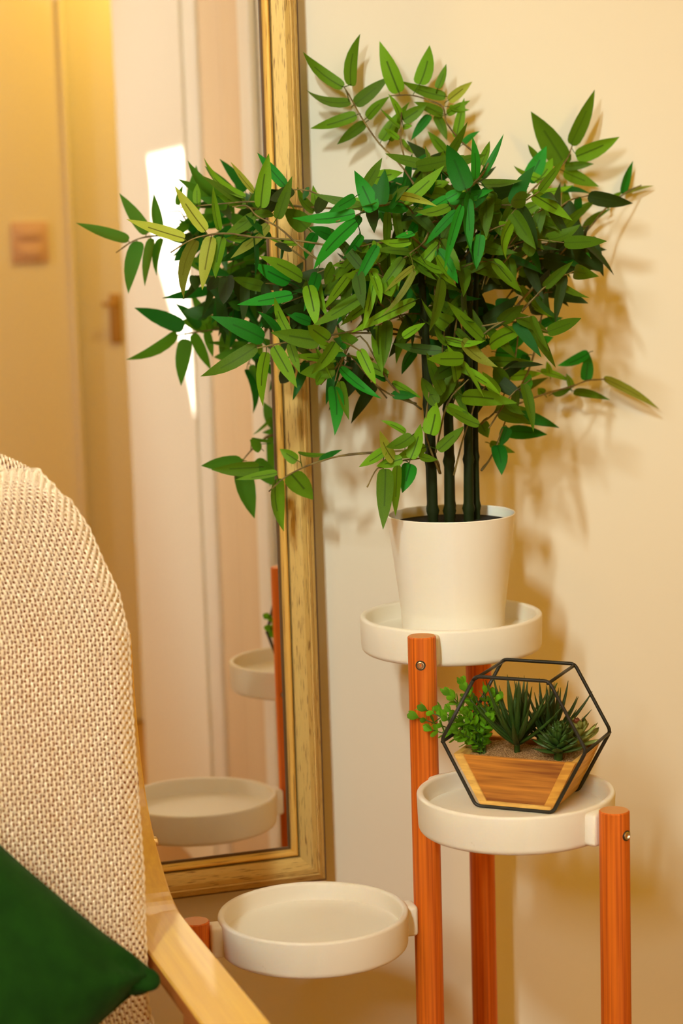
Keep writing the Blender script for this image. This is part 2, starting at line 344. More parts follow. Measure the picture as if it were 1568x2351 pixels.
# ------------------------------------------------------------------ bamboo plant
# leaves: base, tip, width, leaf kind, joint on the twig; twigs: radius factor, points (tenths of a millimetre)
NHAND = 229
LEAVES = [
(5534,-1800,12134,4894,-1800,12360,148,2,5547,-1841,12091),
(5772,-1800,12208,5444,-1800,12704,168,2,5763,-1900,12164),
(5923,-1800,12213,5874,-1800,12694,123,0,5890,-1927,12170),
(5655,-1800,12112,5499,-1800,11482,177,2,5635,-1864,12128),
(5835,-1800,12143,5709,-1800,11565,138,2,5805,-1909,12166),
(5958,-1800,12139,5865,-1800,11687,123,0,5932,-1936,12172),
(6317,-1700,12110,6021,-1700,12119,100,0,6319,-1738,12165),
(6486,-1800,12261,6044,-1800,11900,129,2,6470,-1759,12127),
(6327,-1800,12365,5977,-1800,12157,149,0,6262,-1952,12416),
(6378,-1900,12445,6469,-1983,13028,188,0,6279,-1965,12396),
(6565,-1900,12322,6712,-2035,12779,135,0,6473,-2041,12259),
(6878,-1200,12682,6561,-1185,13062,127,1,6888,-1149,12469),
(6584,-1500,12637,6850,-1658,12389,121,0,6652,-1596,12636),
(7246,-1200,12382,7199,-1219,12684,99,0,7202,-1297,12432),
(7175,-1300,12383,6965,-1370,12668,143,0,7171,-1282,12434),
(6771,-2100,11661,6239,-2263,11926,188,0,6823,-2084,11635),
(6745,-1700,11616,6329,-1728,11834,141,1,6901,-1705,11521),
(6595,-1600,12378,6143,-1769,12298,121,0,6651,-1579,12388),
(6998,-1600,12200,6718,-1650,12429,162,0,7044,-1592,12162),
(7221,-2000,12084,6847,-2159,12222,150,1,7193,-2091,11992),
(6826,-1700,12039,6475,-1853,12106,121,0,6744,-1797,11971),
(7064,-1700,12143,6921,-1753,11851,141,1,7090,-1690,12196),
(6503,-800,12566,6054,-732,13030,155,0,6480,-913,12518),
(6614,-800,12629,6311,-943,12972,124,2,6503,-927,12515),
(6471,-800,12500,5962,-913,12830,145,0,6432,-898,12515),
(6529,-800,12480,6180,-792,12602,124,0,6480,-913,12518),
(5939,-800,12514,5974,-696,12741,82,0,5950,-750,12486),
(6277,-2220,11025,5671,-2280,11297,207,1,6299,-2232,10944),
(6476,-2220,11007,6195,-2280,11330,154,1,6490,-2200,10968),
(6573,-2220,11057,6398,-2280,11475,115,0,6578,-2186,10976),
(6189,-2220,10947,5535,-2280,10655,173,0,6190,-2250,10930),
(6300,-2220,10878,6225,-2280,10292,173,0,6299,-2232,10944),
(6388,-2220,10938,6622,-2280,10472,142,0,6381,-2218,10954),
(6569,-2220,10957,6656,-2280,10636,109,0,6548,-2191,10974),
(6883,-2000,11171,6579,-2060,11288,120,1,6927,-1815,11256),
(6651,-2100,11487,6005,-2160,11406,149,1,6710,-2094,11495),
(6960,-2220,10893,7209,-2280,10793,99,1,6973,-2187,11018),
(7098,-2200,10756,6569,-2207,10828,132,0,7167,-2150,10687),
(7085,-2200,10655,6661,-2261,10634,189,0,7080,-2145,10628),
(7070,-2200,10462,7099,-2087,9902,136,1,7084,-2200,10517),
(7150,-2200,10661,7569,-2366,10311,128,1,7152,-2159,10656),
(7138,-2200,10514,7260,-2122,10070,120,0,7092,-2195,10532),
(6919,-2200,10945,7180,-2293,10850,72,0,6907,-2193,11011),
(6878,-2200,10881,7010,-2337,10545,64,0,6842,-2200,11003),
(6932,-2200,10598,6822,-2345,10496,111,0,6971,-2182,10535),
(6808,-2200,11586,6859,-2287,11135,150,0,6802,-2189,11645),
(6903,-2200,11685,7048,-2135,11209,114,0,6957,-2200,11838),
(7337,-2500,11465,6710,-2626,11156,149,0,7390,-2489,11492),
(7495,-2300,11373,7130,-2306,11132,111,0,7545,-2299,11406),
(6904,-1700,11257,6722,-1688,11339,113,0,6893,-1812,11263),
(7027,-1700,11685,6860,-1768,11529,97,0,6995,-1729,11511),
(6578,-750,9435,6034,-630,9427,144,0,6636,-763,9436),
(6685,-1150,9403,6216,-1030,9342,129,0,6664,-1258,9302),
(6662,-1150,9327,6777,-1030,8697,233,0,6640,-1227,9272),
(6845,-1150,9393,7145,-1030,9045,192,0,6702,-1305,9347),
(6931,-1150,9533,6759,-1030,9668,109,0,6972,-1179,9501),
(6879,-1400,9640,7277,-1280,9613,87,0,6887,-1490,9485),
(7106,-1500,9559,7409,-1380,9653,83,1,7010,-1614,9546),
(7855,-400,13826,7364,-440,14233,166,0,7869,-391,13828),
(7955,-400,13840,8074,-440,14437,178,0,7869,-391,13828),
(7941,-400,13655,7391,-440,13797,167,0,7864,-452,13803),
(8012,-400,13499,7426,-440,13351,150,0,8070,-396,13514),
(8117,-400,13405,7749,-440,13160,128,0,8167,-395,13438),
(7999,-400,13623,8426,-440,13942,167,0,7951,-396,13588),
(8144,-400,13466,8420,-440,13710,123,0,8099,-394,13427),
(8511,-550,13190,8728,-610,13012,119,0,8465,-537,13227),
(8486,-550,13206,8285,-610,13331,55,0,8535,-535,13175),
(8506,-550,13330,8233,-610,13571,77,0,8486,-648,13450),
(8525,-550,13423,8345,-610,13731,111,0,8503,-606,13483),
(8540,-550,13345,8636,-610,13356,89,0,8494,-627,13466),
(8542,-550,13423,8826,-610,13602,153,0,8512,-585,13499),
(8355,-300,13202,8544,-360,13526,129,0,8325,-291,13151),
(8473,-250,13202,8717,-310,13651,129,0,8445,-243,13150),
(8517,-500,13752,8274,-550,14343,179,0,8517,-512,13716),
(8780,-500,13842,8898,-550,14295,167,0,8653,-598,13708),
(9106,-500,13699,8536,-550,13880,146,0,9163,-495,13681),
(9067,-500,13496,8681,-550,13638,146,0,9123,-493,13476),
(9006,-500,13794,9104,-550,14077,89,0,8987,-490,13738),
(9139,-500,13652,9430,-550,13865,124,2,9091,-492,13617),
(9118,-500,13495,9400,-550,13646,95,0,9066,-491,13468),
(9231,-500,13211,9324,-550,13678,129,0,9220,-494,13153),
(8898,-500,13483,8637,-550,13188,106,1,8937,-492,13527),
(9091,-500,13041,8850,-550,13294,112,0,9132,-492,12998),
(8982,-500,13482,9092,-550,13180,94,0,8962,-491,13537),
(9315,-500,13131,9513,-550,13284,78,1,9268,-488,13095),
(9154,-500,13573,9390,-550,13537,86,0,9096,-488,13582),
(8874,-700,12726,8930,-750,13066,137,0,8731,-757,12844),
(10764,-400,13111,11086,-416,13765,208,0,10784,-400,13092),
(10681,-400,12877,10176,-561,13507,218,0,10695,-516,13018),
(10832,-400,12964,11343,-562,13185,189,0,10762,-429,13074),
(10681,-400,12840,11018,-518,12867,99,0,10695,-516,13018),
(10670,-400,12786,11151,-376,12594,169,0,10614,-403,12809),
(10110,-800,12663,10326,-852,12942,185,0,10209,-953,12722),
(10075,-700,12666,10279,-786,13087,205,1,10049,-689,12613),
(10215,-700,12913,10070,-704,13111,107,0,10251,-699,12865),
(9991,-900,12735,9782,-944,12861,81,0,10127,-1011,12680),
(10553,-500,12551,10941,-590,12504,123,1,10495,-487,12558),
(9865,-1100,12505,9718,-1042,12597,115,0,9900,-1185,12550),
(9985,-1000,12539,10543,-970,12615,125,0,10011,-1098,12615),
(9743,-1200,12296,10044,-1307,12445,143,0,9752,-1302,12462),
(9824,-1000,12189,10641,-1008,12398,145,0,9766,-999,12175),
(9583,-1300,12038,10264,-1322,12176,162,0,9524,-1298,12026),
(10376,-800,12121,10962,-717,12439,147,0,10324,-807,12092),
(10623,-600,12150,10607,-561,12657,198,0,10624,-605,12090),
(10342,-700,12176,10267,-794,12517,167,0,10354,-684,12119),
(9350,-1200,12603,9766,-1086,12551,156,1,9292,-1216,12610),
(11587,-140,12496,12036,-90,12588,61,2,11685,-258,12559),
(11538,-200,12496,11720,-150,12900,125,1,11625,-305,12543),
(10874,-300,11978,10840,-250,12292,170,0,10881,-309,11919),
(10957,-300,12086,11369,-250,12315,90,0,10905,-306,12057),
(10914,-300,11921,11158,-250,11710,170,1,10869,-309,11960),
(10381,-600,11940,10676,-550,11492,148,1,10349,-606,11990),
(10070,-1000,11809,10302,-950,11532,203,1,10103,-1033,11835),
(9807,-1200,11537,9948,-1150,11850,163,0,9782,-1209,11483),
(11331,-200,12334,11603,-150,12532,91,0,11283,-209,12300),
(9736,-1200,11875,10025,-1150,11795,144,0,9798,-1224,11811),
(8420,-3000,12544,8367,-3145,11873,149,1,8470,-2898,12605),
(8479,-3000,12029,8460,-3055,11707,123,1,8482,-2990,12088),
(8986,-2000,12244,9315,-1953,12116,138,0,8929,-1928,12246),
(9056,-2000,12073,8704,-2134,11715,110,0,9165,-2000,12036),
(9253,-2000,11796,9307,-2033,11471,148,0,9213,-2156,11832),
(9179,-2000,11781,8943,-2168,11590,129,0,9160,-2150,11775),
(8648,-2000,11715,8986,-1980,11805,110,0,8534,-2016,11775),
(8080,-2800,11781,8338,-2751,11526,106,0,8091,-2836,11940),
(8980,-2000,11940,9364,-2008,12030,120,0,8821,-1998,11994),
(9971,-1000,11688,10128,-917,12003,145,0,10020,-1085,11828),
(11220,-300,10214,12015,-240,9778,134,2,11194,-400,10212),
(10883,-500,10216,10955,-440,10563,161,1,10930,-589,10225),
(10928,-500,10558,10529,-440,10416,144,1,10984,-508,10578),
(10720,-500,10094,11245,-440,9950,90,0,10662,-507,10110),
(10281,-500,10358,10728,-440,10201,120,0,10225,-508,10377),
(10400,-500,10315,10389,-440,10478,100,0,10404,-521,10259),
(9938,-500,10098,10406,-440,10274,131,0,9882,-507,10077),
(9657,-1000,10366,10112,-940,10376,117,0,9598,-1008,10365),
(10680,-500,10133,10648,-440,10317,140,0,10689,-518,10077),
(10317,-500,10078,10263,-440,10151,100,0,10346,-533,10038),
(10437,-500,10072,10768,-440,10181,100,0,10381,-510,10053),
(9571,-1000,9893,10265,-1086,9715,204,1,9514,-993,9907),
(9626,-1000,9708,10156,-971,9629,146,1,9567,-1003,9717),
(9341,-1700,9832,9242,-1702,9609,142,1,9307,-1667,9852),
(9084,-2000,9665,9131,-2006,9315,140,1,9107,-1818,9559),
(9391,-1000,9568,9701,-1043,9444,121,0,9335,-992,9590),
(9195,-1700,10060,9697,-1628,10009,79,0,9194,-1700,10016),
(8432,-2600,10308,9139,-2497,10186,162,0,8398,-2545,10352),
(8406,-2700,10930,8812,-2738,10623,170,2,8221,-2627,10972),
(8854,-2400,10853,9375,-2381,11014,164,0,8852,-2291,10976),
(8239,-2600,10825,8525,-2762,10523,140,0,8239,-2543,10861),
(8993,-2300,10281,8809,-2270,10543,165,0,9108,-2232,10178),
(8280,-2500,10200,8694,-2486,9973,112,0,8288,-2491,10181),
(8180,-2500,9718,8535,-2382,9939,112,0,8192,-2409,9725),
(9489,-1000,10662,9942,-933,10610,145,1,9430,-1009,10669),
(9172,-1500,10608,9720,-1595,10579,104,0,9113,-1490,10611),
(10122,-800,10912,10431,-864,11029,130,1,10073,-982,10967),
(10119,-800,10731,10336,-779,10793,108,1,10061,-805,10714),
(9208,-2000,10351,8995,-2173,10596,158,0,9139,-1941,10480),
(9728,-1200,11426,10148,-1241,11055,154,0,9684,-1044,11363),
(9724,-900,10718,10025,-1030,10998,156,1,9682,-882,10679),
(9352,-1600,11329,9308,-1745,11110,188,1,9492,-1653,11230),
(8881,-2200,10926,8534,-2362,11217,165,0,8804,-2251,10935),
(9895,-1000,10607,9815,-950,10391,117,1,9931,-1103,10613),
(10247,-800,11414,9986,-941,11086,118,1,10269,-815,11409),
(9083,-1500,9882,9132,-1606,9712,152,0,9102,-1664,9955),
(7596,-2650,9649,7419,-2713,9998,198,2,7542,-2527,9574),
(7502,-2650,9766,7215,-2569,9591,129,0,7479,-2564,9569),
(7817,-2650,9913,7450,-2806,9821,149,0,8000,-2583,10008),
(7694,-2650,9662,7376,-2695,9603,123,0,7627,-2482,9584),
(7497,-2650,9563,7445,-2665,8892,174,0,7448,-2582,9566),
(7634,-2650,9592,7629,-2565,9014,155,0,7557,-2518,9576),
(7843,-2500,9581,7760,-2434,9251,170,1,7801,-2400,9611),
(7890,-2650,9677,8144,-2571,9616,103,0,7834,-2667,9691),
(7791,-2650,9656,7883,-2746,10047,129,0,7778,-2636,9599),
(8062,-2400,9745,7664,-2455,9644,121,0,8092,-2445,9753),
(8033,-2650,9910,8083,-2722,10273,155,0,8016,-2552,9958),
(7970,-2000,9873,7703,-1915,10023,92,0,7966,-1969,9667),
(8117,-2650,9728,8470,-2543,9968,132,0,8092,-2445,9753),
(8608,-2650,9988,8166,-2785,10237,124,0,8580,-2436,10019),
(8171,-2700,10363,7939,-2827,10836,183,0,8005,-2689,10352),
(8331,-2700,10495,8188,-2810,10904,167,0,8387,-2641,10657),
(8090,-2700,10249,7885,-2810,10561,135,0,8004,-2658,10249),
(7825,-2000,10450,8160,-2035,10261,107,0,7812,-2045,10426),
(7780,-2000,10543,7327,-2003,10790,107,0,7745,-2055,10505),
(7781,-1900,10476,7358,-2001,10758,108,1,7776,-2050,10456),
(7822,-2000,10315,8053,-2179,10301,89,1,7808,-2000,10330),
(8286,-1500,10778,8096,-1554,10498,141,1,8319,-1490,10827),
(7719,-2700,11000,7960,-2769,11152,104,0,7669,-2686,10969),
(8018,-3100,11635,7871,-3110,11070,178,0,8033,-3099,11693),
(7761,-3000,11778,7449,-2894,11501,68,2,7711,-3000,11914),
(7767,-3000,11728,7385,-2973,11257,68,2,7711,-3000,11914),
(7867,-2700,11393,7115,-2725,11078,126,0,7923,-2698,11416),
(7377,-2900,12009,7118,-2895,11550,127,1,7384,-2800,11852),
(7372,-2800,11681,7219,-2777,11083,102,0,7332,-2753,11718),
(7151,-2900,12271,6609,-3064,11783,161,1,7089,-2815,12309),
(7241,-2800,12127,7052,-2710,11876,102,1,7182,-2767,12327),
(7139,-2900,12356,6457,-2846,12325,146,1,7089,-2815,12309),
(8015,-3000,11876,8255,-2918,11565,93,0,8091,-2836,11940),
(7912,-2900,11807,8272,-2841,11707,132,0,7833,-2879,11968),
(8266,-2700,11122,8043,-2762,11265,142,0,8206,-2694,11060),
(8230,-2700,10904,8074,-2760,11220,143,0,8221,-2627,10972),
(8656,-2700,10943,8184,-2849,11378,159,0,8699,-2686,10904),
(8256,-3000,12353,7892,-2990,11994,102,1,8239,-2843,12407),
(8280,-3100,12409,8005,-3261,11738,117,1,8302,-3087,12463),
(8397,-3000,12478,8354,-3160,11938,118,1,8451,-2866,12575),
(8528,-3000,12089,8428,-3117,11721,119,1,8543,-2982,12144),
(8092,-2500,11911,8354,-2631,11817,174,2,8108,-2539,11926),
(7762,-3000,12126,7521,-3078,12091,85,1,7698,-2976,12125),
(7729,-3000,12042,7326,-3164,12069,102,0,7698,-2976,12125),
(8084,-2200,12232,7855,-2380,11903,120,1,8084,-2334,12207),
(7646,-2500,12056,7791,-2635,11749,104,1,7620,-2482,12022),
(7749,-2000,12360,7817,-2150,12152,128,1,7820,-2191,12315),
(7924,-2000,12429,7958,-2071,12266,96,1,7909,-2144,12276),
(7364,-2400,12324,7072,-2572,12074,110,1,7375,-2428,12409),
(7349,-2900,12373,7171,-2818,12809,162,1,7244,-2730,12349),
(7442,-2900,12442,7490,-2896,12814,126,1,7595,-2830,12488),
(7552,-2000,12624,7725,-2135,12953,131,0,7526,-1979,12574),
(8290,-3200,12579,8048,-3304,13049,192,1,8317,-3188,12526),
(8399,-3200,12682,8348,-3276,13129,131,1,8551,-3120,12792),
(8555,-3000,12697,8791,-3071,13158,70,1,8536,-3009,12710),
(8947,-2000,12859,9000,-2143,13113,81,0,8936,-1971,12808),
(7610,-2900,12536,8107,-2825,12404,77,2,7595,-2830,12488),
(8330,-2000,12857,8323,-1882,13082,116,0,8385,-2072,12842),
(7143,-2900,12527,6828,-2940,12373,115,1,7197,-2893,12553),
(7531,-2900,12397,7724,-2935,12731,77,1,7595,-2830,12488),
(8027,-2500,12460,8150,-2654,12814,150,1,7928,-2492,12347),
(7750,-1700,12729,8065,-1849,12793,146,0,7697,-1675,12718),
(8151,-3000,12479,8307,-3077,12573,124,1,8239,-2843,12407),
(8308,-2000,12607,8527,-2101,12673,137,0,8460,-2039,12628),
(8615,-3000,12582,8499,-2931,12371,93,1,8517,-2977,12680),
(8483,-1800,12815,8519,-1932,13033,130,0,8411,-1726,12947),
(7722,-2000,12532,7566,-2173,12432,96,0,7758,-1959,12556),
(7062,-1518,11468,6761,-1928,11356,141,3,7047,-1515,11458),
(6934,-1487,11534,6901,-932,11651,117,3,6922,-1484,11533),
(6805,-1456,11578,6696,-1808,11305,139,3,6797,-1454,11564),
(6677,-1424,11600,6770,-1010,11412,117,3,6673,-1423,11581),
(6548,-1393,11598,6549,-1600,11033,124,3,6548,-1393,11598),
(8656,-2087,12653,8911,-2326,12148,141,0,8660,-2102,12637),
(8683,-2183,12670,8801,-2586,12740,115,0,8684,-2189,12659),
(8709,-2279,12674,8963,-2308,12128,122,1,8708,-2277,12667),
(8735,-2375,12662,8394,-2652,12740,110,0,8732,-2364,12646),
(8762,-2471,12637,9154,-2701,12663,129,0,8764,-2480,12618),
(8788,-2567,12596,8713,-2721,12047,152,0,8788,-2567,12596),
(9443,-1853,11685,9704,-1367,11933,159,3,9459,-1851,11673),
(9550,-1840,11732,9711,-1953,11307,110,3,9557,-1839,11723),
(9658,-1827,11765,9936,-1436,11650,121,3,9655,-1827,11758),
(9765,-1814,11784,10341,-1987,11640,156,3,9752,-1815,11764),
(9873,-1801,11788,9998,-1433,11584,128,3,9883,-1800,11772),
(9980,-1788,11778,10068,-2287,11652,110,1,9980,-1788,11778),
(7946,-1958,11237,8005,-2065,11656,153,0,7935,-1954,11233),
(7857,-1922,11359,7575,-1491,11045,140,0,7849,-1918,11362),
(7769,-1885,11458,7501,-2053,11123,121,3,7764,-1883,11447),
(7681,-1848,11535,7555,-1444,11137,162,0,7678,-1847,11518),
(7592,-1812,11589,7441,-2325,11303,109,1,7592,-1812,11589),
(8861,-1475,11166,8595,-1182,10878,110,3,8867,-1459,11151),
(8907,-1343,11196,9249,-1433,10771,130,3,8911,-1331,11191),
(8952,-1210,11204,8719,-931,10936,135,3,8955,-1202,11187),
(8998,-1077,11189,9357,-1070,10712,122,3,8999,-1073,11169),
(9043,-945,11151,8808,-866,10693,109,3,9043,-945,11151),
(8771,-1713,11345,8638,-1144,11295,153,1,8783,-1708,11340),
(8849,-1678,11435,9257,-1825,11489,108,3,8854,-1676,11428),
(8927,-1643,11510,9293,-1246,11431,146,1,8925,-1644,11502),
(9005,-1609,11572,9044,-1833,11946,137,3,9020,-1602,11561),
(9083,-1574,11619,8997,-1203,11879,151,1,9090,-1571,11606),
(9161,-1539,11651,9609,-1760,11866,145,0,9161,-1539,11651),
(8565,-1856,11928,8283,-1628,11550,131,1,8568,-1841,11920),
(8584,-1760,12000,8988,-1681,11691,121,0,8585,-1754,11992),
(8603,-1664,12058,8170,-1366,11750,117,3,8603,-1666,12050),
(8622,-1568,12102,9104,-1708,11887,122,0,8625,-1550,12088),
(8641,-1472,12131,8654,-1267,11763,135,1,8643,-1463,12117),
(8660,-1376,12146,8964,-1355,11767,125,3,8660,-1376,12146),
(8268,-2245,11575,8799,-2316,11366,148,1,8268,-2247,11575),
(8268,-2258,11734,7947,-2167,12145,144,0,8268,-2259,11740),
(8268,-2270,11870,8554,-2408,12278,155,0,8268,-2271,11862),
(8267,-2282,11984,7660,-2380,12002,117,0,8267,-2286,11995),
(8267,-2295,12075,8675,-2443,12048,131,3,8267,-2295,12075),
(6729,-1795,12002,6434,-2221,12038,135,3,6713,-1793,11993),
(6628,-1781,12068,6666,-1461,11720,116,1,6622,-1780,12060),
(6528,-1767,12119,6192,-1908,12376,126,1,6531,-1767,12112),
(6428,-1753,12157,6004,-1438,11861,149,1,6410,-1750,12142),
(6328,-1739,12179,6227,-2106,11697,108,1,6319,-1738,12165),
(6227,-1725,12188,6118,-1318,12114,146,3,6227,-1725,12188),
(8152,-2210,11896,8213,-2679,11509,139,0,8143,-2224,11881),
(8076,-2328,11925,7612,-2221,11855,103,1,8069,-2339,11920),
(8000,-2446,11931,7955,-2889,11718,129,0,7995,-2453,11915),
(7924,-2563,11915,7375,-2705,11957,129,0,7921,-2567,11896),
(7848,-2681,11876,8002,-3046,11617,150,0,7848,-2681,11876),
(9456,-2283,11364,9885,-2072,11068,115,1,9470,-2287,11357),
(9565,-2315,11466,9782,-2637,11757,115,0,9575,-2317,11467),
(9674,-2346,11545,10109,-2339,11327,114,0,9681,-2348,11534),
(9783,-2377,11602,9638,-2438,11053,126,3,9786,-2378,11585),
(9892,-2409,11637,10313,-2161,11558,158,0,9892,-2409,11637),
(8471,-2042,11897,8548,-1604,11477,139,0,8474,-2041,11897),
(8506,-2031,12101,8821,-2407,12323,150,0,8506,-2031,12101),
(8541,-2020,12264,8449,-1575,12467,118,1,8544,-2019,12258),
(8575,-2010,12388,8671,-2260,12787,144,0,8575,-2010,12388),
(8528,-2190,12167,8097,-2221,11728,154,0,8518,-2182,12163),
(8501,-2168,12200,8157,-1797,12147,116,1,8499,-2166,12195),
(8475,-2147,12210,7956,-2379,12270,148,0,8480,-2151,12198),
(8449,-2125,12198,8506,-1815,11851,117,0,8454,-2130,12183),
(8423,-2104,12164,8118,-2364,11920,133,0,8423,-2104,12164),
(9026,-2226,10086,9509,-1980,9894,160,0,9038,-2227,10082),
(9123,-2233,10206,9190,-2633,10067,164,0,9132,-2234,10210),
(9221,-2240,10304,9357,-1865,9917,115,0,9226,-2240,10293),
(9318,-2247,10379,9340,-2466,9843,144,0,9321,-2247,10362),
(9415,-2254,10431,9524,-1874,10165,123,0,9415,-2254,10431),
(10137,-1497,11830,10213,-1058,11854,111,3,10152,-1491,11820),
(10233,-1457,11891,10500,-1805,11610,117,3,10239,-1455,11882),
(10328,-1417,11938,9874,-1060,11931,158,3,10325,-1419,11930),
(10424,-1378,11970,10725,-1687,11546,132,3,10441,-1370,11955),
(10519,-1338,11988,10453,-921,11718,161,1,10528,-1334,11973),
(10615,-1298,11992,10722,-1406,11524,118,3,10615,-1298,11992),
(7552,-2638,11653,7463,-3085,11465,145,0,7537,-2646,11641),
(7455,-2689,11696,6974,-3004,11703,128,0,7449,-2692,11686),
(7358,-2740,11725,7367,-3014,11389,134,0,7361,-2738,11717),
(7261,-2790,11739,6887,-2775,12211,108,3,7273,-2784,11719),
(7165,-2841,11738,7136,-3120,11343,133,3,7156,-2846,11722),
(7068,-2892,11724,6850,-2593,11326,111,0,7068,-2892,11724),
(8757,-1531,10208,8778,-1125,10444,139,1,8767,-1520,10200),
(8839,-1442,10298,9307,-1495,10155,154,1,8846,-1434,10298),
(8921,-1352,10366,8889,-971,10072,167,1,8926,-1347,10353),
(9002,-1263,10411,9231,-1433,10063,146,1,9005,-1260,10393),
(9084,-1173,10434,8786,-872,10367,112,3,9084,-1173,10434),
(8338,-1870,12474,8279,-1557,11987,160,0,8347,-1869,12474),
(8363,-1867,12519,8681,-2348,12329,146,3,8366,-1866,12515),
(8389,-1863,12541,8251,-1898,12113,157,0,8384,-1863,12527),
(8414,-1859,12542,8595,-2196,12158,133,3,8409,-1860,12524),
(8440,-1855,12519,8616,-1263,12481,146,1,8440,-1855,12519),
(8460,-2343,11660,8956,-2408,11816,117,0,8470,-2353,11649),
(8547,-2424,11729,8355,-2903,11420,151,0,8555,-2432,11727),
(8635,-2506,11776,9031,-2359,11575,154,0,8640,-2511,11762),
(8722,-2587,11800,8766,-3101,11697,102,0,8725,-2589,11782),
(8810,-2668,11802,9189,-2559,11427,105,0,8810,-2668,11802),
(8712,-1635,11139,8770,-1264,10872,107,1,8724,-1624,11127),
(8848,-1516,11209,9362,-1512,11164,114,1,8848,-1516,11209),
(8985,-1398,11239,9006,-1169,10827,124,3,8997,-1387,11220),
(9121,-1279,11229,9573,-1370,11103,153,1,9121,-1279,11229),
(7359,-1424,10667,7173,-1550,10199,126,1,7346,-1413,10651),
(7217,-1302,10695,7146,-858,10819,115,3,7217,-1302,10695),
(7075,-1179,10684,6888,-1184,10236,111,1,7088,-1191,10667),
(6933,-1057,10632,6903,-650,10396,132,3,6933,-1057,10632),
(8142,-2208,11659,7818,-2675,11674,112,1,8132,-2213,11656),
(8040,-2267,11825,7502,-2210,11966,131,0,8040,-2267,11825),
(7938,-2327,11951,8118,-2648,11659,120,0,7929,-2332,11940),
(7836,-2386,12036,7857,-2260,12642,110,0,7836,-2386,12036),
(7187,-1907,11284,6930,-2112,10855,126,3,7171,-1902,11271),
(7081,-1878,11322,7204,-1313,11207,141,3,7074,-1876,11312),
(6974,-1849,11346,6495,-2114,11318,129,3,6977,-1850,11339),
(6868,-1820,11356,7060,-1437,10993,111,1,6881,-1824,11337),
(6761,-1791,11352,6412,-2274,11239,113,3,6752,-1789,11335),
(6655,-1763,11333,6683,-1560,10909,115,3,6655,-1763,11333),
(9048,-1402,11279,9122,-909,11495,146,3,9056,-1392,11273),
(9118,-1320,11388,9235,-1588,10911,129,3,9124,-1313,11391),
(9188,-1239,11475,8901,-766,11753,166,1,9192,-1234,11464),
(9258,-1158,11540,9748,-1079,11408,142,3,9260,-1155,11523),
(9328,-1076,11582,9447,-649,11819,170,1,9328,-1076,11582),
(7746,-2230,12368,7623,-2507,11850,110,0,7731,-2238,12354),
(7623,-2296,12410,7208,-2162,12512,148,0,7612,-2302,12406),
(7501,-2361,12430,7384,-2802,12138,133,3,7494,-2365,12415),
(7379,-2426,12428,6910,-2126,12584,109,0,7375,-2428,12409),
(7256,-2491,12403,7336,-3069,12470,110,0,7256,-2491,12403),
(8864,-2302,11006,9264,-2179,10666,146,0,8876,-2312,10997),
(8995,-2414,11099,9083,-2856,11305,127,0,8995,-2414,11099),
(9127,-2527,11151,9610,-2354,10937,157,0,9138,-2537,11134),
(9258,-2639,11163,9384,-2853,10772,126,0,9258,-2639,11163),
(8470,-1303,12270,8506,-1042,12695,139,1,8469,-1286,12258),
(8461,-1166,12320,8495,-1069,11724,143,3,8460,-1153,12316),
(8451,-1029,12347,8187,-1060,11860,149,3,8451,-1021,12332),
(8442,-892,12351,8615,-811,11832,161,1,8442,-888,12332),
(8433,-755,12333,7936,-483,12446,143,3,8433,-755,12333),
(9005,-2560,12217,9382,-2120,12045,127,0,9014,-2568,12212),
(9063,-2619,12310,9177,-3013,11908,133,0,9067,-2622,12303),
(9121,-2678,12389,9258,-2843,11875,108,3,9119,-2676,12380),
(9179,-2737,12453,8857,-3077,12430,143,0,9189,-2748,12443),
(9237,-2796,12503,9725,-2757,12208,117,0,9242,-2801,12491),
(9294,-2855,12538,9412,-3285,12883,101,0,9294,-2855,12538),
(8621,-1634,11812,8230,-1369,11481,162,1,8625,-1624,11809),
(8659,-1523,11978,9075,-1215,12240,141,1,8659,-1523,11978),
(8696,-1411,12103,8398,-1065,11887,159,1,8699,-1401,12093),
(8733,-1299,12189,9241,-1389,11977,126,3,8733,-1299,12189),
(8555,-1647,12182,8130,-1202,12211,123,0,8558,-1631,12172),
(8579,-1473,12268,9036,-1151,12415,133,0,8579,-1473,12268),
(8602,-1299,12313,8204,-1093,12164,156,3,8604,-1283,12296),
(8625,-1125,12319,8888,-1079,11826,129,3,8625,-1125,12319),
(7777,-2172,11557,7922,-2597,11409,147,1,7763,-2173,11551),
(7623,-2183,11683,7608,-1883,11177,121,0,7623,-2183,11683),
(7468,-2194,11769,7011,-2434,11795,150,0,7454,-2195,11755),
(7314,-2205,11815,7194,-1867,11490,114,0,7314,-2205,11815),
(8154,-1266,11931,7741,-1070,12044,137,3,8146,-1251,11913),
(8087,-1143,11937,8295,-578,11856,147,3,8081,-1132,11929),
(8020,-1021,11920,7710,-954,11536,129,1,8015,-1013,11902),
(7952,-898,11881,7949,-727,11344,119,0,7950,-894,11861),
(7885,-775,11819,7404,-874,11530,155,0,7885,-775,11819),
(9155,-2440,11965,9582,-2745,11887,111,3,9169,-2449,11951),
(9313,-2538,12006,9120,-2942,11832,149,0,9313,-2538,12006),
(9471,-2637,12006,9871,-2659,12166,154,0,9457,-2628,11988),
(9630,-2735,11967,9893,-3290,11979,127,0,9630,-2735,11967),
(8419,-1450,12650,7978,-1050,12699,149,1,8422,-1434,12633),
(8439,-1311,12668,8898,-1036,12704,118,0,8441,-1299,12662),
(8459,-1172,12663,8336,-749,12449,123,3,8460,-1164,12646),
(8479,-1033,12636,8651,-547,12339,123,3,8480,-1029,12616),
(8499,-894,12586,7995,-616,12448,129,1,8499,-894,12586),
(8970,-1518,11869,8900,-1231,11340,150,3,8982,-1506,11851),
(9072,-1421,11880,9398,-1704,11795,159,3,9081,-1412,11873),
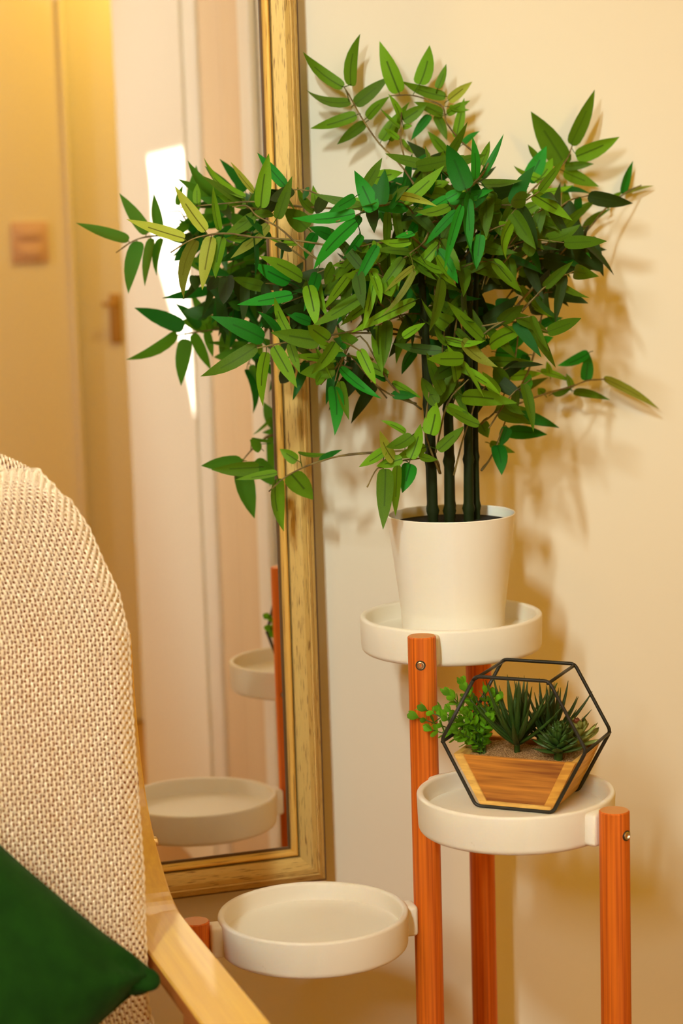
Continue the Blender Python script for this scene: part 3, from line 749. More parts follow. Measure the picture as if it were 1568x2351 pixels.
(9173,-1324,11869,8986,-926,11825,114,3,9179,-1318,11852),
(9275,-1227,11836,9540,-1136,11422,166,0,9278,-1224,11816),
(9377,-1130,11780,9429,-674,11583,166,1,9377,-1130,11780),
(9884,-1799,11997,9990,-1460,11749,132,3,9899,-1795,11987),
(10012,-1766,12064,10344,-1959,12401,109,0,10024,-1763,12062),
(10140,-1732,12108,9991,-1382,11742,162,3,10148,-1730,12094),
(10268,-1699,12129,10186,-1844,11719,128,3,10272,-1698,12111),
(10396,-1666,12128,10527,-1348,11746,139,3,10396,-1666,12128),
(9725,-1531,11289,10053,-1149,11088,136,3,9739,-1523,11277),
(9846,-1468,11340,9832,-1856,11654,164,3,9858,-1463,11337),
(9968,-1406,11368,10243,-1022,10970,126,1,9976,-1402,11353),
(10090,-1343,11374,10350,-1776,11234,160,3,10094,-1342,11355),
(10212,-1281,11357,10300,-840,11386,130,3,10212,-1281,11357),
(7706,-1304,10684,7495,-1322,10232,166,3,7691,-1295,10670),
(7586,-1232,10718,7770,-837,10452,134,3,7575,-1225,10714),
(7466,-1160,10730,7109,-1322,10577,151,1,7459,-1156,10714),
(7346,-1088,10719,7344,-695,10417,120,1,7343,-1086,10699),
(7226,-1016,10685,6847,-897,10918,132,0,7226,-1016,10685),
(9280,-2163,11922,9580,-1870,12286,135,0,9294,-2165,11916),
(9369,-2173,12008,9514,-2347,11610,128,1,9374,-2174,12001),
(9457,-2183,12079,9910,-1839,11953,114,0,9454,-2183,12071),
(9545,-2193,12136,9594,-2668,12099,124,0,9561,-2195,12125),
(9633,-2203,12179,10001,-1834,12157,115,0,9641,-2204,12166),
(9722,-2213,12207,9455,-2678,12032,145,0,9722,-2213,12207),
(8689,-2464,11996,9198,-2433,11869,159,0,8696,-2477,11988),
(8770,-2607,12107,8427,-2798,11943,105,0,8770,-2607,12107),
(8852,-2749,12177,9388,-2602,12144,134,0,8860,-2762,12162),
(8934,-2891,12207,8728,-3280,11798,133,0,8934,-2891,12207),
(7198,-1809,11476,6718,-1854,11515,155,1,7181,-1807,11459),
(7012,-1788,11482,6793,-1436,11608,142,3,7012,-1788,11482),
(6826,-1768,11447,6357,-1820,11113,116,3,6843,-1770,11432),
(6640,-1747,11373,6429,-1413,11078,122,1,6640,-1747,11373),
(7763,-2426,11994,7671,-2715,11499,114,0,7747,-2433,11980),
(7632,-2477,12027,7682,-2338,11459,146,0,7620,-2482,12022),
(7502,-2528,12037,7309,-2865,11757,127,0,7494,-2531,12021),
(7371,-2578,12025,7046,-2294,11609,133,0,7367,-2580,12006),
(7241,-2629,11990,7116,-3170,11978,104,3,7241,-2629,11990),
(8464,-2114,11004,8196,-1615,11079,115,0,8470,-2112,11003),
(8514,-2096,11153,8450,-2250,10681,157,3,8518,-2095,11159),
(8563,-2078,11280,8661,-1655,11046,151,0,8566,-2077,11271),
(8613,-2060,11384,8904,-2305,10934,124,0,8615,-2060,11368),
(8663,-2042,11465,8500,-1784,11001,127,0,8663,-2042,11465),
(7821,-1412,11275,7395,-1761,11292,159,1,7808,-1401,11261),
(7735,-1341,11304,7886,-1047,10951,152,3,7730,-1336,11294),
(7649,-1269,11319,7080,-1133,11318,122,0,7652,-1271,11312),
(7564,-1197,11320,7764,-738,11073,156,3,7574,-1206,11302),
(7478,-1125,11306,7145,-1123,10800,114,1,7470,-1118,11288),
(7392,-1053,11277,7619,-795,10982,153,3,7392,-1053,11277),
(8345,-2155,12278,8080,-2335,11821,110,0,8339,-2154,12267),
(8293,-2145,12341,8532,-1804,12089,150,0,8288,-2144,12339),
(8240,-2134,12381,8097,-2646,12631,126,0,8237,-2133,12367),
(8188,-2123,12399,8149,-2018,11936,113,0,8186,-2123,12381),
(8136,-2113,12394,7869,-2500,12311,134,0,8136,-2113,12394),
(7284,-1208,11357,7027,-1412,11051,127,3,7272,-1200,11349),
(7182,-1141,11446,7382,-707,11502,142,1,7172,-1135,11446),
(7079,-1075,11512,6748,-1412,11365,155,3,7073,-1071,11499),
(6976,-1009,11555,7225,-657,11810,109,3,6973,-1007,11537),
(6874,-943,11576,6487,-1133,11513,147,3,6874,-943,11576),
(7961,-2458,12337,8149,-2804,12017,139,3,7950,-2469,12327),
(7870,-2551,12409,7330,-2437,12466,132,1,7862,-2559,12407),
(7778,-2644,12457,8207,-2787,12841,155,0,7773,-2649,12444),
(7687,-2737,12484,7228,-2603,12444,131,0,7684,-2739,12466),
(7595,-2830,12488,7642,-3228,12630,109,0,7595,-2830,12488),
(8710,-1793,10921,8638,-1377,11241,112,1,8725,-1788,10911),
(8834,-1751,10991,9215,-2006,11068,133,3,8845,-1747,10989),
(8958,-1709,11038,9099,-1507,10602,110,1,8966,-1707,11025),
(9082,-1668,11064,9378,-2008,11371,164,3,9086,-1666,11045),
(9206,-1626,11066,9007,-1182,11282,153,3,9206,-1626,11066),
(10094,-1477,12325,10325,-1079,12652,110,3,10109,-1472,12316),
(10257,-1417,12418,10393,-1569,11851,122,3,10257,-1417,12418),
(10419,-1358,12470,10491,-1145,12110,115,1,10434,-1352,12453),
(10581,-1298,12483,11159,-1307,12378,145,3,10581,-1298,12483),
(8070,-1430,11508,7657,-1628,11448,154,3,8062,-1418,11501),
(7977,-1300,11627,8090,-1062,11160,126,0,7977,-1300,11627),
(7884,-1170,11706,7470,-1342,11708,129,0,7876,-1159,11691),
(7792,-1041,11744,7949,-601,12149,108,3,7792,-1041,11744),
(8681,-2226,12318,8997,-2082,12060,122,0,8694,-2237,12306),
(8783,-2317,12372,8755,-2917,12523,111,0,8792,-2325,12369),
(8884,-2408,12403,9179,-2078,12215,112,0,8890,-2413,12388),
(8985,-2499,12412,8553,-2914,12286,106,0,8989,-2501,12393),
(9087,-2589,12398,9330,-2644,12821,146,1,9087,-2589,12398),
(7422,-2301,11837,7220,-2666,11515,151,0,7405,-2303,11820),
(7237,-2323,11840,7081,-2173,11370,135,3,7237,-2323,11840),
(7052,-2346,11803,6836,-2732,11598,128,0,7068,-2344,11788),
(6866,-2368,11725,6796,-2034,11293,118,1,6866,-2368,11725),
(8265,-2416,10635,8549,-2534,10964,159,0,8264,-2424,10633),
(8246,-2509,10817,7687,-2419,10922,119,3,8246,-2509,10817),
(8226,-2602,10958,8630,-2849,10933,116,0,8224,-2610,10950),
(8206,-2694,11060,7918,-2760,11420,144,0,8206,-2694,11060),
(9201,-1510,12024,9312,-1149,12291,161,1,9212,-1503,12019),
(9289,-1452,12136,9630,-1703,12133,155,1,9297,-1447,12139),
(9377,-1394,12225,9286,-1051,12571,147,1,9382,-1390,12214),
(9465,-1336,12292,9541,-1495,11867,153,3,9467,-1334,12276),
(9553,-1277,12337,9397,-790,12402,164,1,9553,-1277,12337),
(8558,-1442,11680,8445,-1309,11274,165,0,8566,-1427,11668),
(8606,-1345,11728,9076,-1549,11696,130,1,8609,-1339,11719),
(8654,-1248,11762,8442,-910,11913,121,1,8653,-1251,11754),
(8702,-1151,11781,8837,-672,11525,152,0,8696,-1163,11761),
(8750,-1055,11786,8889,-663,11622,134,3,8754,-1046,11770),
(8797,-958,11777,9261,-1019,12018,160,0,8797,-958,11777),
(8972,-2375,11099,9381,-2087,10870,135,0,8989,-2380,11081),
(9153,-2420,11097,9389,-2614,10696,135,1,9153,-2420,11097),
(9334,-2465,11056,9675,-2354,10551,103,0,9317,-2461,11041),
(9514,-2510,10974,9690,-3043,11141,142,0,9514,-2510,10974),
(9723,-1017,11412,10237,-768,11286,114,1,9736,-1007,11402),
(9809,-956,11469,10241,-1100,11707,155,3,9814,-952,11460),
(9894,-895,11511,10176,-500,11598,123,3,9892,-896,11503),
(9980,-834,11539,10401,-626,11256,162,3,9970,-841,11518),
(10066,-773,11552,10217,-382,11703,120,3,10074,-767,11537),
(10152,-712,11551,10517,-839,11157,128,3,10152,-712,11551),
(7882,-2091,11802,7943,-2568,11437,117,0,7866,-2091,11783),
(7744,-2090,11798,7533,-1897,11382,148,0,7731,-2089,11790),
(7605,-2088,11771,7455,-2419,11331,158,1,7597,-2088,11753),
(7466,-2086,11722,7122,-1649,11483,113,3,7462,-2086,11702),
(7328,-2084,11650,7159,-2314,11155,124,0,7328,-2084,11650),
(8650,-1892,10543,8242,-1970,10616,119,3,8652,-1885,10536),
(8665,-1846,10622,9153,-1677,10873,112,3,8666,-1843,10614),
(8681,-1800,10686,8353,-1573,10921,132,1,8680,-1801,10677),
(8696,-1753,10735,9164,-1860,10887,140,1,8699,-1745,10723),
(8712,-1707,10770,8346,-1500,10795,165,3,8713,-1703,10757),
(8727,-1660,10791,8931,-1445,10390,159,3,8727,-1660,10791),
(8358,-1981,11582,8162,-2099,11214,159,1,8353,-1976,11581),
(8318,-1942,11729,8819,-1673,11850,138,1,8315,-1938,11735),
(8279,-1902,11855,7879,-2197,11533,111,3,8276,-1900,11846),
(8239,-1863,11958,8276,-1752,12477,151,1,8238,-1862,11942),
(8199,-1824,12038,7887,-2080,11835,149,3,8199,-1824,12038),
(8625,-1675,12598,8716,-1267,12381,137,3,8639,-1666,12585),
(8740,-1599,12646,9017,-1803,12289,143,3,8750,-1592,12643),
(8854,-1522,12672,8754,-1227,12299,129,0,8861,-1518,12657),
(8968,-1446,12675,9430,-1264,12848,123,3,8972,-1444,12657),
(9082,-1369,12656,9035,-1039,12317,124,3,9082,-1369,12656),
(8471,-2010,12818,8871,-2362,12958,106,0,8459,-2019,12804),
(8369,-2083,12859,8053,-1979,12376,149,0,8360,-2090,12855),
(8267,-2157,12877,8078,-2533,12585,104,0,8261,-2161,12862),
(8165,-2230,12873,7758,-2142,12999,143,0,8162,-2232,12854),
(8063,-2303,12847,8475,-2719,12951,129,0,8063,-2303,12847),
(7420,-1835,11407,7166,-2062,11127,106,1,7404,-1831,11396),
(7290,-1802,11469,7111,-1398,11556,118,0,7278,-1800,11467),
(7160,-1770,11509,6845,-1992,11113,115,3,7152,-1768,11495),
(7030,-1738,11526,6992,-1385,11120,160,0,7027,-1737,11508),
(6901,-1705,11521,6671,-2029,11109,137,3,6901,-1705,11521),
(7977,-2176,12025,7863,-2578,11909,102,1,7960,-2182,12009),
(7844,-2222,12045,7566,-1983,11816,152,0,7832,-2227,12039),
(7711,-2269,12043,7475,-2567,11798,157,0,7703,-2272,12026),
(7578,-2315,12018,7266,-2162,11763,127,3,7574,-2316,11998),
(7445,-2361,11970,7115,-2855,11971,117,0,7445,-2361,11970),
(8626,-2184,12335,9085,-1997,12277,139,3,8642,-2191,12321),
(8730,-2225,12369,8859,-2796,12321,122,0,8736,-2228,12358),
(8833,-2266,12388,9413,-2168,12227,154,1,8830,-2265,12381),
(8936,-2307,12393,8945,-2646,12037,152,0,8924,-2302,12374),
(9040,-2348,12383,9489,-2167,12513,134,0,9049,-2352,12365),
(9143,-2389,12359,8933,-2593,11985,158,0,9143,-2389,12359),
(10105,-1263,11842,10369,-779,11876,117,1,10120,-1256,11829),
(10228,-1203,11892,10703,-1420,11574,131,3,10239,-1198,11889),
(10351,-1143,11920,10527,-769,11555,140,3,10358,-1139,11905),
(10474,-1083,11925,10964,-979,11830,156,3,10478,-1081,11906),
(10597,-1022,11908,10497,-616,11464,166,3,10597,-1022,11908),
(8402,-2308,12525,8764,-2521,12115,130,0,8397,-2324,12506),
(8370,-2415,12530,7965,-2614,12566,144,0,8368,-2421,12518),
(8337,-2522,12521,8751,-2784,12482,140,0,8338,-2519,12514),
(8304,-2629,12497,7908,-2650,12303,115,1,8308,-2616,12482),
(8272,-2736,12459,8645,-3118,12566,128,1,8269,-2746,12439),
(8239,-2843,12407,7767,-3041,12362,131,0,8239,-2843,12407),
(8955,-1961,10345,8933,-1632,9930,150,3,8970,-1960,10338),
(9072,-1949,10441,9385,-2159,10186,148,3,9083,-1947,10442),
(9189,-1936,10515,9306,-1472,10610,129,1,9196,-1935,10503),
(9305,-1923,10566,9513,-2380,10593,161,3,9309,-1923,10549),
(9422,-1911,10595,9149,-1535,10231,146,3,9422,-1911,10595),
(6597,-1151,11553,6200,-1254,11674,154,0,6583,-1143,11542),
(6503,-1101,11607,6620,-676,11455,138,1,6498,-1098,11598),
(6409,-1052,11646,6287,-1328,11157,106,3,6412,-1053,11639),
(6315,-1002,11671,6466,-858,11281,128,3,6327,-1008,11650),
(6221,-953,11682,6061,-1353,11381,144,3,6213,-948,11666),
(6127,-903,11678,6055,-650,11517,132,3,6127,-903,11678),
(8463,-1661,12967,8449,-1088,12836,121,1,8474,-1647,12947),
(8549,-1553,12957,8876,-1521,12634,105,1,8556,-1543,12949),
(8634,-1445,12925,8488,-969,12734,124,3,8639,-1438,12906),
(8720,-1337,12870,8988,-1503,13357,133,0,8722,-1334,12849),
(8805,-1229,12792,8591,-897,12606,127,3,8805,-1229,12792),
(8205,-2067,11242,8560,-2336,11197,109,0,8202,-2076,11240),
(8188,-2123,11355,7718,-2068,11553,105,0,8187,-2126,11349),
(8171,-2179,11454,8209,-2370,11932,140,0,8172,-2177,11444),
(8155,-2234,11538,7936,-2080,11006,157,1,8152,-2244,11532),
(8138,-2290,11608,8523,-2427,11463,144,0,8137,-2295,11598),
(8122,-2346,11663,7947,-2362,12199,129,1,8122,-2346,11663),
(8491,-1991,12264,8873,-2158,12360,109,0,8489,-1993,12265),
(8476,-2014,12469,8212,-2062,12848,142,0,8476,-2014,12469),
(8461,-2037,12635,8721,-2400,12278,109,0,8460,-2039,12628),
(8446,-2060,12760,8278,-1904,12292,158,1,8446,-2060,12760),
(8272,-1640,11101,7939,-1574,10706,155,3,8272,-1625,11093),
(8270,-1516,11185,8523,-1487,10625,138,3,8270,-1504,11185),
(8268,-1391,11246,8061,-1091,11489,122,3,8268,-1383,11233),
(8266,-1266,11284,8440,-898,11394,111,0,8266,-1262,11267),
(8264,-1141,11300,7762,-948,11575,142,3,8264,-1141,11300),
(8151,-2156,11224,8228,-2699,11067,147,0,8134,-2158,11206),
(8040,-2172,11231,7834,-2127,10672,156,0,8034,-2173,11219),
(7929,-2189,11224,7902,-2465,10867,104,3,7933,-2189,11218),
(7819,-2206,11203,7579,-1850,11345,133,0,7832,-2204,11187),
(7708,-2222,11167,7571,-2444,10654,138,0,7698,-2224,11147),
(7597,-2239,11117,7656,-2171,10561,159,0,7597,-2239,11117),
(8689,-1322,11230,8239,-1003,11096,115,0,8695,-1307,11217),
(8760,-1153,11287,8992,-1193,10936,130,3,8760,-1153,11287),
(8832,-984,11304,8532,-486,11469,136,0,8825,-999,11284),
(8903,-814,11281,9413,-967,11548,163,1,8903,-814,11281),
(7826,-1390,10407,7557,-1276,9938,141,3,7816,-1381,10401),
(7748,-1312,10512,7762,-1118,10084,111,3,7741,-1305,10514),
(7670,-1233,10596,7327,-1165,10093,128,3,7665,-1229,10584),
(7592,-1155,10656,7824,-980,10187,159,1,7590,-1153,10639),
(7514,-1077,10695,7302,-1625,10591,153,1,7514,-1077,10695),
(8410,-2376,10481,8554,-2526,10017,109,0,8409,-2390,10474),
(8402,-2468,10562,8102,-2554,10144,130,0,8401,-2474,10555),
(8394,-2560,10629,8887,-2653,10284,132,0,8394,-2557,10621),
(8386,-2652,10682,7976,-2927,10539,156,3,8384,-2668,10670),
(8377,-2744,10720,8488,-3121,10332,122,0,8377,-2752,10707),
(8369,-2835,10743,7848,-3093,10781,152,0,8369,-2835,10743),
(8293,-1646,12556,7818,-1955,12331,133,3,8283,-1635,12546),
(8211,-1548,12632,8394,-1264,13016,118,1,8204,-1539,12631),
(8129,-1449,12686,7878,-1470,12259,114,1,8124,-1443,12672),
(8047,-1351,12717,8118,-852,12554,128,3,8044,-1348,12699),
(7964,-1252,12726,7979,-1388,12219,140,1,7964,-1252,12726),
(9645,-1319,11740,9644,-898,11427,142,1,9659,-1310,11728),
(9798,-1224,11811,10047,-1619,11752,123,3,9798,-1224,11811),
(9951,-1128,11843,10203,-805,11467,122,3,9964,-1119,11824),
(10103,-1033,11835,10609,-821,11873,121,3,10103,-1033,11835),
(9431,-1114,12189,9178,-660,11853,147,3,9442,-1104,12181),
(9522,-1034,12279,9982,-1233,12167,136,3,9530,-1026,12280),
(9612,-953,12347,9686,-645,11939,110,3,9618,-949,12334),
(9703,-873,12392,10051,-834,11994,122,3,9706,-871,12374),
(9794,-793,12414,9620,-390,12242,161,3,9794,-793,12414),
(8349,-2338,12043,8525,-2400,12424,108,0,8341,-2354,12025),
(8285,-2463,12051,7974,-2675,11716,129,0,8279,-2474,12044),
(8220,-2587,12036,8365,-2812,11699,156,0,8216,-2595,12019),
(8155,-2712,11999,7716,-2792,11590,132,0,8153,-2715,11979),
(8091,-2836,11940,8211,-3128,11575,103,1,8091,-2836,11940),
(8493,-2274,11034,8812,-2388,10714,104,0,8494,-2280,11033),
(8501,-2325,11182,8138,-2406,11454,121,0,8501,-2329,11187),
(8508,-2375,11307,8486,-2911,11144,142,0,8508,-2378,11298),
(8516,-2426,11410,8160,-2531,11015,107,0,8516,-2427,11394),
(8523,-2476,11490,8612,-2450,11074,120,3,8523,-2476,11490),
(8403,-1786,11698,7974,-1599,11495,155,3,8398,-1772,11681),
(8345,-1632,11705,8650,-1264,11641,108,1,8345,-1632,11705),
(8286,-1478,11672,7719,-1589,11842,113,1,8291,-1492,11657),
(8227,-1324,11600,8310,-865,11455,137,3,8227,-1324,11600),
(7282,-2503,10876,7385,-2721,10503,114,0,7266,-2508,10866),
(7180,-2536,10930,7167,-2054,11110,155,0,7174,-2538,10921),
(7079,-2568,10969,6883,-3094,11067,152,1,7082,-2567,10961),
(6978,-2601,10994,6771,-2320,10616,156,0,6990,-2597,10973),
(6876,-2633,11004,6535,-3030,11193,136,0,6867,-2636,10988),
(6775,-2666,11000,6292,-2446,11105,150,0,6775,-2666,11000),
(7578,-2019,11464,7523,-2347,10955,146,3,7563,-2016,11457),
(7421,-1992,11583,7433,-1439,11838,129,1,7421,-1992,11583),
(7264,-1965,11662,6977,-2248,11485,121,0,7249,-1963,11647),
(7107,-1939,11701,6737,-1724,11648,152,3,7107,-1939,11701),
(8824,-1793,11855,8991,-1463,11531,126,3,8835,-1789,11851),
(8947,-1742,12007,9400,-1966,12043,148,1,8947,-1742,12007),
(9071,-1690,12118,9199,-1376,12398,153,3,9082,-1686,12106),
(9194,-1639,12190,9679,-1569,12114,148,1,9194,-1639,12190),
(8875,-1963,12140,8696,-1519,12256,158,3,8882,-1958,12138),
(8938,-1922,12277,9336,-2141,12366,131,3,8944,-1918,12282),
(9002,-1881,12392,9119,-1389,12202,119,3,9006,-1879,12382),
(9066,-1840,12484,9403,-2298,12601,158,3,9067,-1839,12468),
(9129,-1799,12554,9029,-1421,12180,158,3,9129,-1799,12554),
(8486,-1450,11447,8178,-1283,10993,121,3,8482,-1436,11440),
(8462,-1357,11524,8835,-1185,11163,133,3,8461,-1352,11516),
(8439,-1265,11586,8077,-1400,11256,165,1,8439,-1268,11578),
(8415,-1173,11634,8721,-820,11404,121,3,8411,-1156,11621),
(8392,-1080,11667,7921,-1025,11542,149,1,8390,-1072,11653),
(8368,-988,11686,8677,-731,11272,137,3,8368,-988,11686),
(7967,-1786,11512,7668,-2141,11526,151,3,7956,-1783,11508),
(7881,-1760,11639,7588,-1480,12054,105,3,7873,-1758,11643),
(7796,-1734,11744,7452,-1917,11384,150,3,7790,-1732,11733),
(7710,-1707,11826,7468,-1190,11914,119,3,7708,-1706,11809),
(7625,-1681,11885,7466,-1714,11309,120,1,7625,-1681,11885),
(7046,-1825,11250,6669,-2005,11392,111,3,7029,-1823,11234),
(6906,-1813,11269,6711,-1660,10756,152,1,6893,-1812,11263),
(6766,-1801,11266,6688,-2096,10894,107,3,6757,-1801,11249),
(6626,-1790,11240,6659,-1671,10805,113,3,6621,-1789,11220),
(6485,-1778,11192,6260,-2206,11234,126,1,6485,-1778,11192),
(7167,-1768,12548,6956,-2086,12363,139,3,7152,-1763,12536),
(6996,-1711,12617,7097,-1285,12518,112,1,6996,-1711,12617),
(6824,-1653,12646,6432,-2100,12521,151,3,6808,-1648,12627),
(6652,-1596,12636,6644,-1066,12330,158,3,6652,-1596,12636),
(9162,-1778,11716,9140,-1192,11852,140,1,9172,-1776,11713),
(9227,-1762,11823,9667,-2095,11599,142,1,9231,-1761,11817),
(9293,-1746,11915,9213,-1315,11940,135,3,9291,-1747,11906),
(9358,-1730,11993,9361,-1759,11473,136,3,9370,-1728,11986),
(9423,-1715,12057,9608,-1179,11883,130,3,9429,-1713,12046),
(9489,-1699,12107,9801,-1984,12186,165,3,9489,-1699,12107),
(8134,-2325,11871,7726,-2733,11670,139,3,8122,-2337,11856),
(8055,-2404,11898,7877,-2358,11320,128,3,8050,-2409,11887),
(7975,-2483,11910,7851,-2884,12143,158,0,7977,-2481,11910),
(7896,-2562,11908,7640,-2534,11363,146,0,7905,-2553,11890),
(7816,-2641,11891,8094,-2894,11628,114,0,7809,-2648,11873),
(7736,-2720,11860,7396,-2767,11478,127,0,7736,-2720,11860),
(8591,-1301,12931,8242,-957,13017,139,3,8595,-1285,12914),
(8619,-1192,12942,8869,-854,12684,153,3,8620,-1186,12931),
(8647,-1083,12939,8565,-595,13186,117,3,8646,-1087,12933),
(8675,-975,12922,9079,-885,13046,108,3,8671,-988,12906),
(8703,-866,12890,8519,-718,12516,125,0,8705,-856,12871),
(8731,-757,12844,9057,-672,12467,168,3,8731,-757,12844),
(9230,-2411,12112,9352,-2070,12366,146,0,9240,-2418,12107),
(9302,-2456,12204,9389,-2742,11894,127,0,9306,-2458,12197),
(9374,-2500,12280,9899,-2419,12003,117,0,9371,-2498,12271),
(9446,-2544,12342,9271,-2609,11898,135,0,9459,-2552,12332),
(9518,-2588,12390,9796,-2595,11969,116,3,9524,-2592,12378),
(9590,-2632,12424,9220,-3020,12474,127,1,9590,-2632,12424),
]
